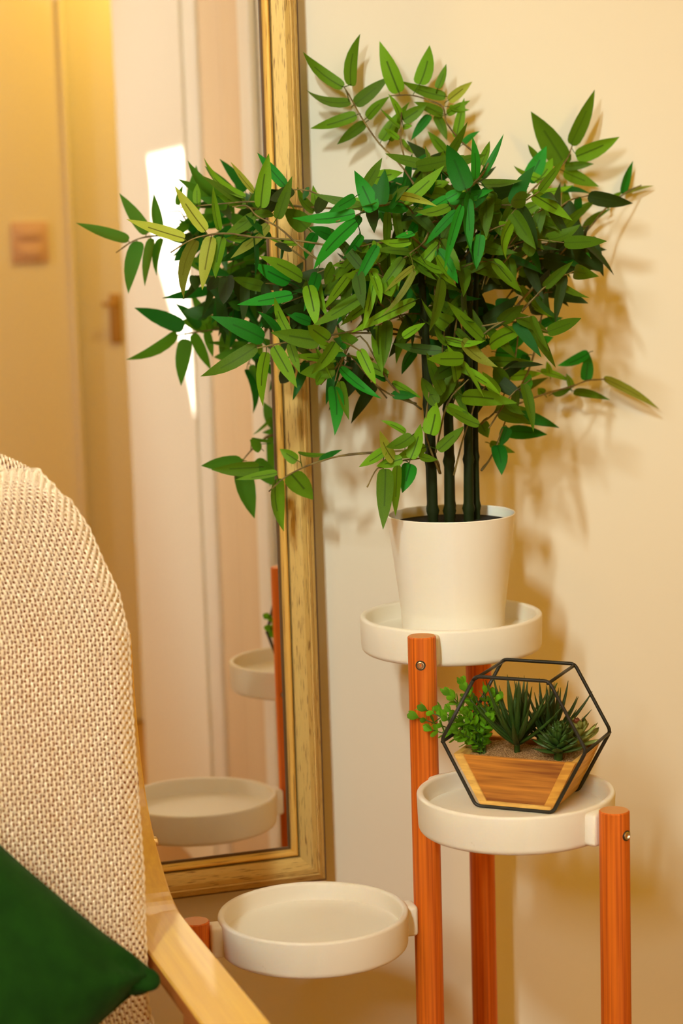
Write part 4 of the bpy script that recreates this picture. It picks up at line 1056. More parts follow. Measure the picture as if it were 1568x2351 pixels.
TWIGS = [
(1.3,[(7301,-2100,11972),(6704,-2050,12081),(6244,-2000,12131),(5995,-1950,12175),(5763,-1900,12164),(5586,-1850,12115),(5369,-1800,11986)]),
(1.3,[(6957,-2200,11838),(6735,-2130,12026),(6534,-2060,12223),(6312,-1990,12356),(6221,-1920,12467),(6070,-1850,12463)]),
(1.3,[(7422,-1400,12413),(7077,-1237,12442),(6730,-1075,12491),(6480,-913,12518),(5950,-750,12486)]),
(1.5,[(8276,-2000,10915),(7960,-2050,10988),(7290,-2100,11038),(6812,-2150,10997),(6490,-2200,10968),(6190,-2250,10930)]),
(1.3,[(7307,-2000,11033),(7239,-2067,10798),(7116,-2133,10659),(6916,-2200,10488)]),
(1.3,[(8106,-2000,9672),(7338,-1830,9645),(7056,-1660,9569),(6887,-1490,9485),(6714,-1320,9362),(6578,-1150,9196)]),
(1.3,[(8429,-1700,12354),(8215,-1475,12829),(7994,-1250,13141),(7868,-1025,13440),(7850,-800,13618),(7854,-575,13754),(7872,-350,13844)]),
(1.3,[(8376,-1200,12726),(8363,-967,13161),(8451,-733,13384),(8546,-500,13565)]),
(1.3,[(9242,-1400,12825),(9150,-1264,13014),(9039,-1129,13159),(8929,-993,13366),(8934,-857,13557),(8820,-721,13643),(8637,-586,13714),(8417,-450,13717)]),
(1.5,[(9165,-2000,12036),(9410,-1680,12199),(9678,-1360,12419),(10085,-1040,12659),(10540,-720,12888),(10784,-400,13092)]),
(1.5,[(9402,-1700,11165),(9896,-1440,11522),(10341,-1180,11820),(10776,-920,12109),(11097,-660,12318),(11504,-400,12512),(11835,-140,12598)]),
(1.5,[(9194,-1700,10016),(9605,-1440,10079),(10025,-1180,10144),(10494,-920,10191),(10831,-660,10230),(11194,-400,10212)]),
(1.3,[(8308,-2200,9406),(8195,-2300,9595),(7801,-2400,9611),(7588,-2500,9579),(7417,-2600,9563),(7262,-2700,9381)]),
(1.3,[(8412,-2350,9397),(8501,-2400,9774),(8609,-2450,10111),(8654,-2500,10338)]),
(1.5,[(8884,-2000,9385),(9087,-1833,9530),(9307,-1667,9852),(9485,-1500,10103)]),
(1.3,[(8242,-2350,9427),(8059,-2467,9826),(8000,-2583,10008),(8006,-2700,10386)]),
(1.3,[(7671,-2500,12445),(7410,-2633,12407),(7182,-2767,12327),(6927,-2900,12277)]),
(2,[(8692,-2200,11680),(8213,-2467,11863),(7826,-2733,12095),(7686,-3000,12128)]),
(1.3,[(8400,-2200,12223),(8175,-2467,12229),(7979,-2733,12032),(7711,-3000,11914)]),
(1.8,[(8366,-2500,12233),(8380,-2675,12377),(8441,-2850,12560),(8546,-3025,12725),(8555,-3200,12847)]),
(1.3,[(9422,-1500,12119),(9096,-1750,11658),(8928,-2000,11457)]),
(1.3,[(8032,-2000,11072),(7800,-2267,11256),(7549,-2533,11727),(7384,-2800,11852)]),
(1.5,[(8093,-2000,10949),(7784,-2073,11071),(7366,-2147,11063),(6645,-2220,10981)]),
(1.3,[(8170,-2000,10129),(7776,-2050,10456),(7427,-2100,10999),(7167,-2150,10687),(7084,-2200,10517)]),
(1.3,[(8107,-2000,10193),(7696,-2000,10382),(7328,-2000,10790)]),
(1.5,[(9586,-1300,10069),(9895,-1133,10525),(10091,-967,11011),(10287,-800,11449)]),
(1.3,[(8181,-2400,9674),(8299,-2500,10232),(8516,-2600,10496)]),
(1.3,[(9004,-1700,9887),(9273,-1600,10074),(9532,-1500,10617),(9642,-1400,11259)]),
(1.1,[(7234,-1560,11345),(6891,-1477,11552),(6548,-1393,11598)]),
(1.1,[(8612,-1927,12592),(8700,-2247,12674),(8788,-2567,12596)]),
(1.1,[(9264,-1875,11574),(9622,-1831,11756),(9980,-1788,11778)]),
(1.1,[(8064,-2007,11039),(7828,-1909,11394),(7592,-1812,11589)]),
(1.1,[(8801,-1652,11091),(8922,-1298,11201),(9043,-945,11151)]),
(1.1,[(8641,-1771,11163),(8901,-1655,11487),(9161,-1539,11651)]),
(1.1,[(8534,-2016,11775),(8597,-1696,12040),(8660,-1376,12146)]),
(1.1,[(8269,-2229,11328),(8268,-2262,11782),(8267,-2295,12075)]),
(1.1,[(6896,-1818,11860),(6562,-1772,12104),(6227,-1725,12188)]),
(1.1,[(8254,-2053,11823),(8051,-2367,11930),(7848,-2681,11876)]),
(1.1,[(9311,-2241,11193),(9601,-2325,11495),(9892,-2409,11637)]),
(1.1,[(8436,-2053,11653),(8506,-2031,12101),(8575,-2010,12388)]),
(1.1,[(8563,-2218,12088),(8493,-2161,12206),(8423,-2104,12164)]),
(1.1,[(8896,-2217,9891),(9156,-2235,10241),(9415,-2254,10431)]),
(1.1,[(9978,-1563,11696),(10297,-1431,11924),(10615,-1298,11992)]),
(1.1,[(7713,-2553,11550),(7391,-2723,11717),(7068,-2892,11724)]),
(1.1,[(8649,-1651,10052),(8866,-1412,10323),(9084,-1173,10434)]),
(1.1,[(8304,-1875,12378),(8372,-1865,12529),(8440,-1855,12519)]),
(1.1,[(8343,-2234,11532),(8576,-2451,11747),(8810,-2668,11802)]),
(1.1,[(8576,-1754,11029),(8848,-1516,11209),(9121,-1279,11229)]),
(1.1,[(7501,-1546,10598),(7217,-1302,10695),(6933,-1057,10632)]),
(1.1,[(8244,-2149,11453),(8040,-2267,11825),(7836,-2386,12036)]),
(1.1,[(7365,-1955,11187),(7010,-1859,11340),(6655,-1763,11333)]),
(1.1,[(8954,-1510,11098),(9141,-1293,11420),(9328,-1076,11582)]),
(1.1,[(7909,-2144,12276),(7583,-2317,12419),(7256,-2491,12403)]),
(1.1,[(8733,-2189,10874),(8995,-2414,11099),(9258,-2639,11163)]),
(1.1,[(8482,-1485,12170),(8457,-1120,12331),(8433,-755,12333)]),
(1.1,[(8909,-2461,12030),(9102,-2658,12364),(9294,-2855,12538)]),
(1.1,[(8584,-1746,11606),(8659,-1523,11978),(8733,-1299,12189)]),
(1.1,[(8532,-1821,12057),(8579,-1473,12268),(8625,-1125,12319)]),
(1.1,[(7931,-2161,11391),(7623,-2183,11683),(7314,-2205,11815)]),
(1.1,[(8244,-1430,11888),(8064,-1103,11934),(7885,-775,11819)]),
(1.1,[(8996,-2342,11885),(9313,-2538,12006),(9630,-2735,11967)]),
(1.1,[(8393,-1636,12591),(8446,-1265,12669),(8499,-894,12586)]),
(1.1,[(8834,-1647,11818),(9106,-1388,11879),(9377,-1130,11780)]),
(1.1,[(9713,-1844,11874),(10055,-1755,12081),(10396,-1666,12128)]),
(1.1,[(9562,-1614,11187),(9887,-1448,11352),(10212,-1281,11357)]),
(1.1,[(7866,-1400,10604),(7546,-1208,10725),(7226,-1016,10685)]),
(1.1,[(9133,-2147,11747),(9427,-2180,12057),(9722,-2213,12207)]),
(1.1,[(8607,-2322,11846),(8770,-2607,12107),(8934,-2891,12207)]),
(1.1,[(7383,-1830,11431),(7012,-1788,11482),(6640,-1747,11373)]),
(1.1,[(7937,-2359,11916),(7589,-2494,12033),(7241,-2629,11990)]),
(1.1,[(8398,-2138,10770),(8530,-2090,11198),(8663,-2042,11465)]),
(1.1,[(7964,-1532,11195),(7678,-1293,11316),(7392,-1053,11277)]),
(1.1,[(8415,-2169,12159),(8275,-2141,12357),(8136,-2113,12394)]),
(1.1,[(7421,-1296,11204),(7147,-1119,11470),(6874,-943,11576)]),
(1.1,[(8084,-2334,12207),(7839,-2582,12427),(7595,-2830,12488)]),
(1.1,[(8544,-1848,10792),(8875,-1737,11009),(9206,-1626,11066)]),
(1.1,[(9932,-1537,12193),(10257,-1417,12418),(10581,-1298,12483)]),
(1.1,[(8163,-1559,11349),(7977,-1300,11627),(7792,-1041,11744)]),
(1.1,[(8546,-2104,12212),(8816,-2347,12385),(9087,-2589,12398)]),
(1.1,[(7608,-2279,11795),(7237,-2323,11840),(6866,-2368,11725)]),
(1.1,[(8285,-2323,10413),(8246,-2509,10817),(8206,-2694,11060)]),
(1.1,[(9084,-1588,11840),(9318,-1433,12168),(9553,-1277,12337)]),
(1.1,[(8479,-1603,11567),(8638,-1281,11752),(8797,-958,11777)]),
(1.1,[(8791,-2331,11061),(9153,-2420,11097),(9514,-2510,10974)]),
(1.1,[(9580,-1118,11286),(9866,-915,11499),(10152,-712,11551)]),
(1.1,[(8067,-2094,11773),(7698,-2089,11791),(7328,-2084,11650)]),
(1.1,[(8624,-1970,10381),(8676,-1815,10666),(8727,-1660,10791)]),
(1.1,[(8411,-2033,11350),(8305,-1929,11774),(8199,-1824,12038)]),
(1.1,[(8473,-1777,12498),(8778,-1573,12657),(9082,-1369,12656)]),
(1.1,[(8607,-1912,12729),(8335,-2108,12868),(8063,-2303,12847)]),
(1.1,[(7593,-1878,11290),(7247,-1792,11485),(6901,-1705,11521)]),
(1.1,[(8154,-2114,11963),(7800,-2238,12047),(7445,-2361,11970)]),
(1.1,[(8454,-2116,12247),(8798,-2253,12383),(9143,-2389,12359)]),
(1.1,[(9941,-1344,11740),(10269,-1183,11904),(10597,-1022,11908)]),
(1.1,[(8456,-2129,12484),(8348,-2486,12525),(8239,-2843,12407)]),
(1.1,[(8800,-1978,10181),(9111,-1944,10468),(9422,-1911,10595)]),
(1.1,[(6754,-1233,11431),(6441,-1068,11635),(6127,-903,11678)]),
(1.1,[(8349,-1804,12946),(8577,-1517,12949),(8805,-1229,12792)]),
(1.1,[(8232,-1974,11021),(8177,-2160,11422),(8122,-2346,11663)]),
(1.1,[(8506,-1968,12019),(8476,-2014,12469),(8446,-2060,12760)]),
(1.1,[(8275,-1807,10955),(8269,-1474,11208),(8264,-1141,11300)]),
(1.1,[(8336,-2128,11179),(7966,-2184,11228),(7597,-2239,11117)]),
(1.1,[(8617,-1492,11134),(8760,-1153,11287),(8903,-814,11281)]),
(1.1,[(7930,-1494,10230),(7722,-1286,10543),(7514,-1077,10695)]),
(1.1,[(8424,-2223,10313),(8396,-2529,10608),(8369,-2835,10743)]),
(1.1,[(8403,-1778,12419),(8184,-1515,12652),(7964,-1252,12726)]),
(1.1,[(9492,-1415,11628),(9798,-1224,11811),(10103,-1033,11835)]),
(1.1,[(9310,-1221,12034),(9552,-1007,12304),(9794,-793,12414)]),
(1.1,[(8436,-2173,11997),(8263,-2504,12049),(8091,-2836,11940)]),
(1.1,[(8483,-2207,10802),(8503,-2341,11226),(8523,-2476,11490)]),
(1.1,[(8462,-1940,11651),(8345,-1632,11705),(8227,-1324,11600)]),
(1.1,[(7450,-2449,10755),(7113,-2558,10958),(6775,-2666,11000)]),
(1.1,[(7735,-2045,11305),(7421,-1992,11583),(7107,-1939,11701)]),
(1.1,[(8700,-1845,11664),(8947,-1742,12007),(9194,-1639,12190)]),
(1.1,[(8790,-2018,11922),(8959,-1908,12318),(9129,-1799,12554)]),
(1.1,[(8525,-1604,11288),(8447,-1296,11567),(8368,-988,11686)]),
(1.1,[(8081,-1822,11307),(7853,-1751,11676),(7625,-1681,11885)]),
(1.1,[(7233,-1841,11189),(6859,-1809,11270),(6485,-1778,11192)]),
(1.1,[(7339,-1825,12439),(6996,-1711,12617),(6652,-1596,12636)]),
(1.1,[(9053,-1804,11505),(9271,-1752,11886),(9489,-1699,12107)]),
(1.1,[(8267,-2194,11795),(8002,-2457,11907),(7736,-2720,11860)]),
(1.1,[(8544,-1482,12880),(8637,-1120,12942),(8731,-757,12844)]),
(1.1,[(9109,-2338,11929),(9350,-2485,12256),(9590,-2632,12424)]),
]

bp_ = empty('bamboo_plant', (PX, PY, PB+.006)); tag(bp_, 'artificial bamboo plant with slender green leaves and black culms', 'plant')
BO = Vector((PX, PY, PB+.006))
lathe('soil', [(0, .1265), (.03, .1272), (.0688, .1260), (.063, .09), (.0575, .035), (.054, .006), (0, .006)], M_SOIL, bp_, (0, 0, -.006), n=48)
CULMS = [((.8225, -.215, .86), (.819, -.222, 1.0), (.8120, -.228, 1.13), (.808, -.225, 1.19), .0062),
         ((.8395, -.222, .86), (.8400, -.224, 1.0), (.8380, -.225, 1.15), (.836, -.222, 1.20), .0064),
         ((.8515, -.195, .86), (.8530, -.190, 1.0), (.8560, -.185, 1.18), (.859, -.182, 1.22), .0050),
         ((.8665, -.212, .86), (.8690, -.212, 1.0), (.8745, -.208, 1.16), (.879, -.206, 1.21), .0062),
         ((.8815, -.200, .86), (.8825, -.198, 1.0), (.8900, -.190, 1.15), (.899, -.182, 1.22), .0044),
         ((.8300, -.188, .86), (.8290, -.183, 1.0), (.8270, -.175, 1.2), (.822, -.170, 1.24), .0040),
         ((.8600, -.178, .86), (.8640, -.168, 1.0), (.8700, -.150, 1.2), (.874, -.140, 1.24), .0038)]
for c in CULMS:
    P = smooth_path(c[:4], 22); r = np.full(len(P), c[4])
    r = r*np.linspace(1, .45, len(P))
    for i in range(6, len(P)-1, 9): r[i] *= 1.28
    tube('culm', P-np.array(BO), r, M_CULM, bp_, 10)
for r, pts in TWIGS:
    P = smooth_path([np.array(p)/1e4 for p in pts], 4); n = len(P)
    rr = np.linspace(1.15, .65, n)*r*.00085*(1+.35*(rng.random(n) > .82))
    tube('twig', P-np.array(BO), rr, M_TWIG, bp_, 5)
WPROF = [(0, .40), (.03, .70), (.10, .92), (.24, 1.0), (.42, .97), (.60, .80), (.77, .52), (.90, .24), (1.0, .012)]
def leaf_mesh(b, t, wd, a, tilt, bend, fold):
    b, t, a = (np.array(q, float) for q in (b, t, a))
    ax = t-b; L = np.linalg.norm(ax); ax /= L
    view = np.array(CAMP)-b; view /= np.linalg.norm(view)
    N = view-ax*(view@ax)
    if np.linalg.norm(N) < .15: N = np.cross(ax, [0, 0, 1.])
    N /= np.linalg.norm(N); X = np.cross(ax, N)
    c, s = math.cos(tilt), math.sin(tilt); X, N = X*c+N*s, N*c-X*s
    V = []; UV = []; F = []
    for tt, ww in WPROF:
        ctr = b+ax*L*tt+N*bend*L*4*tt*(1-tt)
        for k in (-1, -.5, 0, .5, 1):
            V.append(ctr+X*(wd/2*ww*k)+N*(fold*abs(k)*wd/2*ww)); UV.append((.5+.5*k*ww, tt))
    n = len(WPROF)
    for i in range(n-1):
        for k in range(4): F.append((i*5+k, i*5+k+1, (i+1)*5+k+1, (i+1)*5+k))
    # petiole
    pv, pf = tube_arrays(np.array([a, (a+b)/2+np.array([0, 0, .0006]), b+ax*L*.03]), .0006, 3, False)
    o0 = len(V); V += list(pv); UV += [(.5, .3)]*len(pv); F += [tuple(q+o0 for q in f) for f in pf]
    return V, F, UV
camv = np.array(CAMP)
LV = [tuple(np.array(q[0:3])/1e4 for _ in (0,)) + (np.array(q[3:6])/1e4, q[6]/1e4, q[7], np.array(q[8:11])/1e4) for q in LEAVES]
order = list(range(NHAND)) + sorted(range(NHAND, len(LV)), key=lambda i: np.linalg.norm(LV[i][0]-camv))
mass = {k_: ([], [], []) for k_ in range(4)}
for rank, i in enumerate(order):
    b, t, wd, col, a = LV[i]
    tilt = random.uniform(-.85, .85) if wd > .009 else random.uniform(.5, .8)*random.choice((-1, 1))
    wd = wd/max(.6, math.cos(tilt))
    V, F, UV = leaf_mesh(b-np.array(BO), t-np.array(BO), wd, a-np.array(BO), tilt, random.uniform(-.17, .08), random.uniform(-.05, .35))
    if rank < 300:
        mesh_obj('leaf', V, F, M_LEAF[col], bp_, True, None, UV)
    else:
        mv, mf, mu = mass[col]; o0 = len(mv); mv += V; mu += UV; mf += [tuple(q+o0 for q in f) for f in F]
MV = []; MF = []; MU = []; MI = []
for cidx, (mv, mf, mu) in mass.items():
    o0 = len(MV); MV += mv; MU += mu; MF += [tuple(q+o0 for q in f) for f in mf]; MI += [cidx]*len(mf)
lm = mesh_obj('leaf_mass', MV, MF, M_LEAF[0], bp_, True, None, MU)
[lm.data.materials.append(q) for q in M_LEAF[1:]]; lm.data.polygons.foreach_set('material_index', MI); lm['kind'] = 'stuff'

# ------------------------------------------------------------------ geometric planter
TX, TY, TZ, TYAW = .8254, -.4359, ZM-.0209, -.7223
DEP = .0889
pl = empty('geometric_planter', (TX, TY, TZ), TYAW); tag(pl, 'hexagonal black wire planter around a wooden trough on the middle tray', 'planter')
WR = .0020
HEX = [(-.0408, .1426), (.0408, .1426), (.0802, .0712), (.043, WR), (-.043, WR), (-.0802, .0712)]
def hexloop(y):
    P = []
    for i in range(6):
        p, q, s = (np.array(HEX[(i+k) % 6]) for k in (-1, 0, 1))
        u = (p-q)/np.linalg.norm(p-q); v = (s-q)/np.linalg.norm(s-q); rr = .005
        for tt in (0, .25, .5, .75, 1):
            a = q+u*rr*(1-tt); c = q+v*rr*tt; pt = a*(1-tt)+c*tt
            P.append((pt[0], y, pt[1]))
    P.append(P[0]); return np.array(P)
for y in (0, DEP): tube('wire_hexagon', hexloop(y), WR, M_WIRE, pl, 8)
for i in (0, 1, 2, 5): tube('wire_bar', [(HEX[i][0]*.985, -.0022, HEX[i][1]-.002), (HEX[i][0]*.985, DEP+.0022, HEX[i][1]-.002)], WR*.9, M_WIRE, pl, 8)
def prism(name, poly, y0, y1, M, parent, bev=.0004):
    bm = bmesh.new(); a = [bm.verts.new((x, y0, z)) for x, z in poly]; b = [bm.verts.new((x, y1, z)) for x, z in poly]
    bm.faces.new(a); bm.faces.new(b[::-1]); n = len(poly)
    for i in range(n): bm.faces.new((a[i], a[(i+1) % n], b[(i+1) % n], b[i]))
    bmesh.ops.recalc_face_normals(bm, faces=bm.faces)
    if bev: bmesh.ops.bevel(bm, geom=list(bm.edges), offset=bev, segments=1, affect='EDGES')
    return bm_obj(name, bm, M, parent)
def lerp2(a, b, t): return (a[0]+(b[0]-a[0])*t, a[1]+(b[1]-a[1])*t)
TL, TRt, BR, BL = (-.0676, .0567), (.0684, .0567), (.0425, .0034), (-.0395, .0034)
sw_ = .0105
prism('panel', [(TL[0]+sw_, .0560), (TRt[0]-sw_, .0560), (BR[0]-sw_+.002, .0034+.0045), (BL[0]+sw_-.002, .0034+.0045)], .0018, .006, M_ACACIA, pl)
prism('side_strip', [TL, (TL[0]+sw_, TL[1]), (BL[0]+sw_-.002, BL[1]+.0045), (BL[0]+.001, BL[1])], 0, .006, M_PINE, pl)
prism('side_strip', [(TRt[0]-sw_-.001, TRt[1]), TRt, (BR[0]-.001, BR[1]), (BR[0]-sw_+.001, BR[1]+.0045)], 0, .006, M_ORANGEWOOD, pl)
prism('bottom_strip', [(BL[0]+.0015, BL[1]), (BR[0]-.0015, BR[1]), (BR[0]-.0005-sw_*.1, BR[1]+.0045), (BL[0]+.0005, BL[1]+.0045)], -.0004, .006, M_PINE, pl)
prism('side_board', [(TRt[0]-.006, TRt[1]), TRt, BR, (BR[0]-.006, BR[1])], .0062, DEP-.001, M_PINE, pl)
prism('side_board', [TL, (TL[0]+.006, TL[1]), (BL[0]+.006, BL[1]), BL], .0062, DEP-.001, M_PINE, pl)
prism('back_board', [(TL[0]+.006, .0565), (TRt[0]-.006, .0565), (BR[0]-.006, .0034), (BL[0]+.006, .0034)], DEP-.007, DEP-.001, M_ACACIA, pl)
prism('base_board', [(BL[0]+.006, .0034), (BR[0]-.006, .0034), (BR[0]-.004, .0074), (BL[0]+.004, .0074)], .0062, DEP-.007, M_PINE, pl)
# sand: bumpy bed of grains
V = []; F = []; nx, ny = 90, 56
for j in range(ny):
    for i in range(nx):
        x = -.0615+.123*i/(nx-1); y = .0062+(DEP-.0135)*j/(ny-1)
        V.append((x, y, .0510+.0022*math.sin(x*60+1)*math.sin(y*70)+rng.random()*.0016))
for j in range(ny-1):
    for i in range(nx-1): F.append((j*nx+i, j*nx+i+1, (j+1)*nx+i+1, (j+1)*nx+i))
sd = mesh_obj('sand', V, F, M_SAND, pl, False); sd['kind'] = 'stuff'
# side skirts so that the bed is a solid block
TM = Matrix.Translation((TX, TY, TZ)) @ Matrix.Rotation(TYAW, 4, 'Z')
SZ = .0518
# plants in the trough ------------------------------------------------
def spike_mesh(L, wd, th, curve):
    V = []; F = []; n = 9; ns = 6
    for i in range(n):
        t = i/(n-1); ww = wd*(.62+.75*t-1.37*t**2.2)/.85 if t < 1 else 0
        ww = max(ww, wd*.03); c = (0, curve*L*t*t, L*t*(1-.15*abs(curve)*t))
        for k in range(ns):
            a = 2*PI*k/ns; V.append((c[0]+ww/2*math.cos(a), c[1]+th/2*math.sin(a)*(ww/wd+.15), c[2]))
    for i in range(n-1):
        for k in range(ns): F.append((i*ns+k, i*ns+(k+1) % ns, (i+1)*ns+(k+1) % ns, (i+1)*ns+k))
    F.append(tuple(range(ns-1, -1, -1))); F.append(tuple((n-1)*ns+k for k in range(ns)))
    return V, F
def copies(proto, parent, mats):
    """mats: list of local matrices; the first reuses the prototype"""
    for i, mm in enumerate(mats):
        o = proto if i == 0 else proto.copy()
        if i: COL.objects.link(o)
        o.parent = parent; o.matrix_basis = mm
def agave(lx, ly, n, Ls, M, label, seed, stem=.012):
    R_ = random.Random(seed)
    root = empty('spiky_succulent', TM @ Vector((lx, ly, SZ-.002)), TYAW); tag(root, label, 'succulent', 'succulents in the trough')
    tube('stem', [(0, 0, -.002), (0, 0, stem), (0, 0, stem+.006)], [.0034, .0032, .0045], M, root, 8)
    protos = []
    V, F = spike_mesh(1, .105, .06, .20); p = mesh_obj('leaf', V, F, M, root)
    ms = []
    for i in range(n):
        t = i/(n-1); az = i*2.39996+R_.uniform(-.3, .3); tilt = .12+1.02*(1-t)**.6+R_.uniform(-.12, .12)
        L = Ls*(.66+.34*math.sin(PI*min(1, .25+t*.6)))*R_.uniform(.88, 1.1)
        mm = Matrix.Translation((0, 0, stem+.010*t-.002)) @ Matrix.Rotation(az, 4, 'Z') @ Matrix.Rotation(tilt, 4, 'X').inverted() @ Matrix.Rotation(PI, 4, 'Z') @ Matrix.Rotation(0, 4, 'Z')
        mm = Matrix.Translation((0, 0, stem+.010*t-.002)) @ Matrix.Rotation(az, 4, 'Z') @ Matrix.Rotation(-tilt, 4, 'X') @ Matrix.Rotation(PI, 4, 'Z') @ Matrix.Diagonal((L*R_.uniform(.85, 1.15), L, L, 1))
        ms.append(mm)
    copies(p, root, ms)
    return root
agave(-.010, .042, 38, .072, M_AGAVE, 'dark green spiky succulent with one thick stem at the middle of the trough', 3)
agave(.018, .068, 28, .066, M_AGAVE2, 'darker spiky succulent half hidden behind the middle one', 8, .010)
def rosette(lx, ly, n, rad, M, label, seed, pointed, h0, redn=0):
    R_ = random.Random(seed)
    root = empty('rosette_succulent', TM @ Vector((lx, ly, SZ-.002)), TYAW); tag(root, label, 'succulent', 'succulents in the trough')
    tube('stem', [(0, 0, -.003), (0, 0, h0*.5), (0, 0, h0)], [.005, .005, .003], M, root, 8)
    V = []; F = []; n1 = 7
    for i in range(n1):
        t = i/(n1-1)
        ww = (.20+.95*t-.05*t*t)*(1-t**(3 if pointed else 5))*.62+.012
        for k in (-1, 0, 1): V.append((ww/2*k, .10*t*t*1.2, t)) if k else V.append((0, -.05*math.sin(PI*t)+.12*t*t, t))
        V.append((0, .09*math.sin(PI*min(1, t+.1))+.1*t*t, t))
    for i in range(n1-1):
        o0, o1 = i*4, (i+1)*4
        for a, b in ((0, 1), (1, 2), (2, 3), (3, 0)): F.append((o0+a, o0+b, o1+b, o1+a))
    F.append((3, 2, 1, 0)); F.append(tuple((n1-1)*4+k for k in range(4)))
    p = mesh_obj('leaf', V, F, M, root)
    pr = mesh_obj('leaf', V, F, M_ROSRED, root) if redn else None
    ms = []; mr_ = []
    for i in range(n):
        t = i/(n-1); az = i*2.39996+R_.uniform(-.15, .15); tilt = .15+1.25*(1-t)
        L = rad*(1.0-.62*t)*R_.uniform(.92, 1.08)
        mm = Matrix.Translation((0, 0, h0*(.25+.75*t))) @ Matrix.Rotation(az, 4, 'Z') @ Matrix.Rotation(-tilt, 4, 'X') @ Matrix.Rotation(PI, 4, 'Z') @ Matrix.Diagonal((L, L, L, 1))
        (mr_ if (redn and i >= n-redn) else ms).append(mm)
    copies(p, root, ms)
    if redn: copies(pr, root, mr_); pr['label'] = 'dull red inner leaf'
    return root
rosette(.040, .030, 54, .036, M_ROS, 'dark green rosette succulent with pointed leaves at the front right of the trough', 4, True, .030)
rosette(.050, .066, 30, .036, M_ROS2, 'pale green rosette succulent with dull red centre at back right corner', 9, False, .026, 8)
# boxwood sprigs
root = empty('boxwood_sprig', TM @ Vector((-.046, .036, SZ-.002)), TYAW); tag(root, 'bushy bright green boxwood sprig leaning out of the left side of the trough', 'plant')
V = []; F = []; UV = []
for i, (t, ww) in enumerate([(0, .08), (.18, .34), (.4, .58), (.62, .66), (.82, .5), (.95, .22), (1, .04)]):
    for k in (-1, 0, 1): V.append((ww/2*k, .16*t*t-(.06 if k == 0 else 0), t)); UV.append((.5+.4*k, .9))
for i in range(6):
    for k in range(2): F.append((i*3+k, i*3+k+1, (i+1)*3+k+1, (i+1)*3+k))
p = mesh_obj('leaf', V, F, M_BOX, root, True, None, UV)
ms = []; R_ = random.Random(5)
tips = [(-.075, .00, .034), (-.060, -.012, .046), (-.036, -.005, .062), (-.018, .0, .066), (.0, .01, .064), (.016, .0, .058), (-.052, .012, .040), (-.030, -.018, .048), (-.010, -.022, .046), (.010, -.016, .040), (-.040, .022, .052), (-.02, -.026, .030), (.004, .022, .056), (-.055, -.01, .024), (-.026, .012, .070)]
for tp in tips:
    P = smooth_path([(R_.uniform(-.006, .006), R_.uniform(-.006, .006), -.002), (tp[0]*.3, tp[1]*.5, tp[2]*.55), tp], 6)
    tube('stem', P, np.linspace(.0011, .0006, len(P)), M_ROS, root, 5)
    n = len(P)
    for q in range(2, n):
        T = Vector(P[q]-P[q-1]).normalized()
        last = q == n-1
        for s in range(4 if last else 2):
            az = s*PI/(2 if last else 1)+q*PI/2+R_.uniform(-.4, .4); L = R_.uniform(.0095, .0135)*(1 if q > 4 else .8)
            tilt = R_.uniform(.35, .75) if last else R_.uniform(.8, 1.25)
            mm = Matrix.Translation(P[q]) @ T.to_track_quat('Z', 'Y').to_matrix().to_4x4() @ Matrix.Rotation(az, 4, 'Z') @ Matrix.Rotation(-tilt, 4, 'X') @ Matrix.Rotation(PI, 4, 'Z') @ Matrix.Diagonal((L, L, L, 1))
            ms.append(mm)
copies(p, root, ms)

# ------------------------------------------------------------------ armchair
ch = empty('armchair', (.1, -.6, 0)); tag(ch, 'bentwood armchair with a pale birch armrest beside the mirror', 'armchair')
CO = np.array((.1, -.6, 0))
AT = .55
def arm(x0, x1, name='armrest'):
    path = smooth_path([(-1.02, .36), (-1.035, .46), (-1.00, .530), (-.93, .548), (-.80, AT), (-.62, AT), (-.48, AT), (-.448, .5515), (-.419, .559), (-.392, .573), (-.365, .590), (-.340, .611), (-.318, .640), (-.300, .68), (-.288, .73), (-.280, .80)], 4)
    T = np.gradient(path, axis=0); T /= np.linalg.norm(T, axis=1)[:, None]; Nn = np.c_[-T[:, 1], T[:, 0]]
    th = .017; V = []; F = []; nb = len(path)
    for i in range(nb):
        top = path[i]; bot = path[i]-Nn[i]*th
        xo = .003*max(0, (-.5-path[i][0]))*5
        a, b = x0, x1
        e = .0018
        for (x, q, dn) in ((a, top, e), (a+e, top, 0), (b-e, top, 0), (b, top, e), (b, bot, -e), (b-e, bot, 0), (a+e, bot, 0), (a, bot, -e)):
            V.append((x+xo-CO[0], q[0]-Nn[i][0]*dn-CO[1], q[1]-Nn[i][1]*dn))
    for i in range(nb-1):
        for k in range(8): F.append((i*8+k, (i+1)*8+k, (i+1)*8+(k+1) % 8, i*8+(k+1) % 8))
    F.append(tuple(range(8))); F.append(tuple((nb-1)*8+k for k in range(7, -1, -1)))
    o = mesh_obj(name, V, F, M_BIRCH, ch, False)
    o.data.materials.append(M_BIRCHEDGE)
    for i, p in enumerate(o.data.polygons):
        k = i % 8
        if i < (nb-1)*8 and k in (3, 7): p.material_index = 1
    bm = bmesh.new(); bm.from_mesh(o.data); bmesh.ops.recalc_face_normals(bm, faces=bm.faces); bm.to_mesh(o.data); bm.free()
    return o
a1 = arm(.398, .4545)
lathe('bolt', [(0, .004), (.003, .0038), (.005, .0025), (.0055, 0), (.0055, -.004)], M_BRASS, a1, (.4545-CO[0], -.352-CO[1], .592), n=20).rotation_euler = (0, PI/2, 0)
a2 = arm(-.2345, -.178)
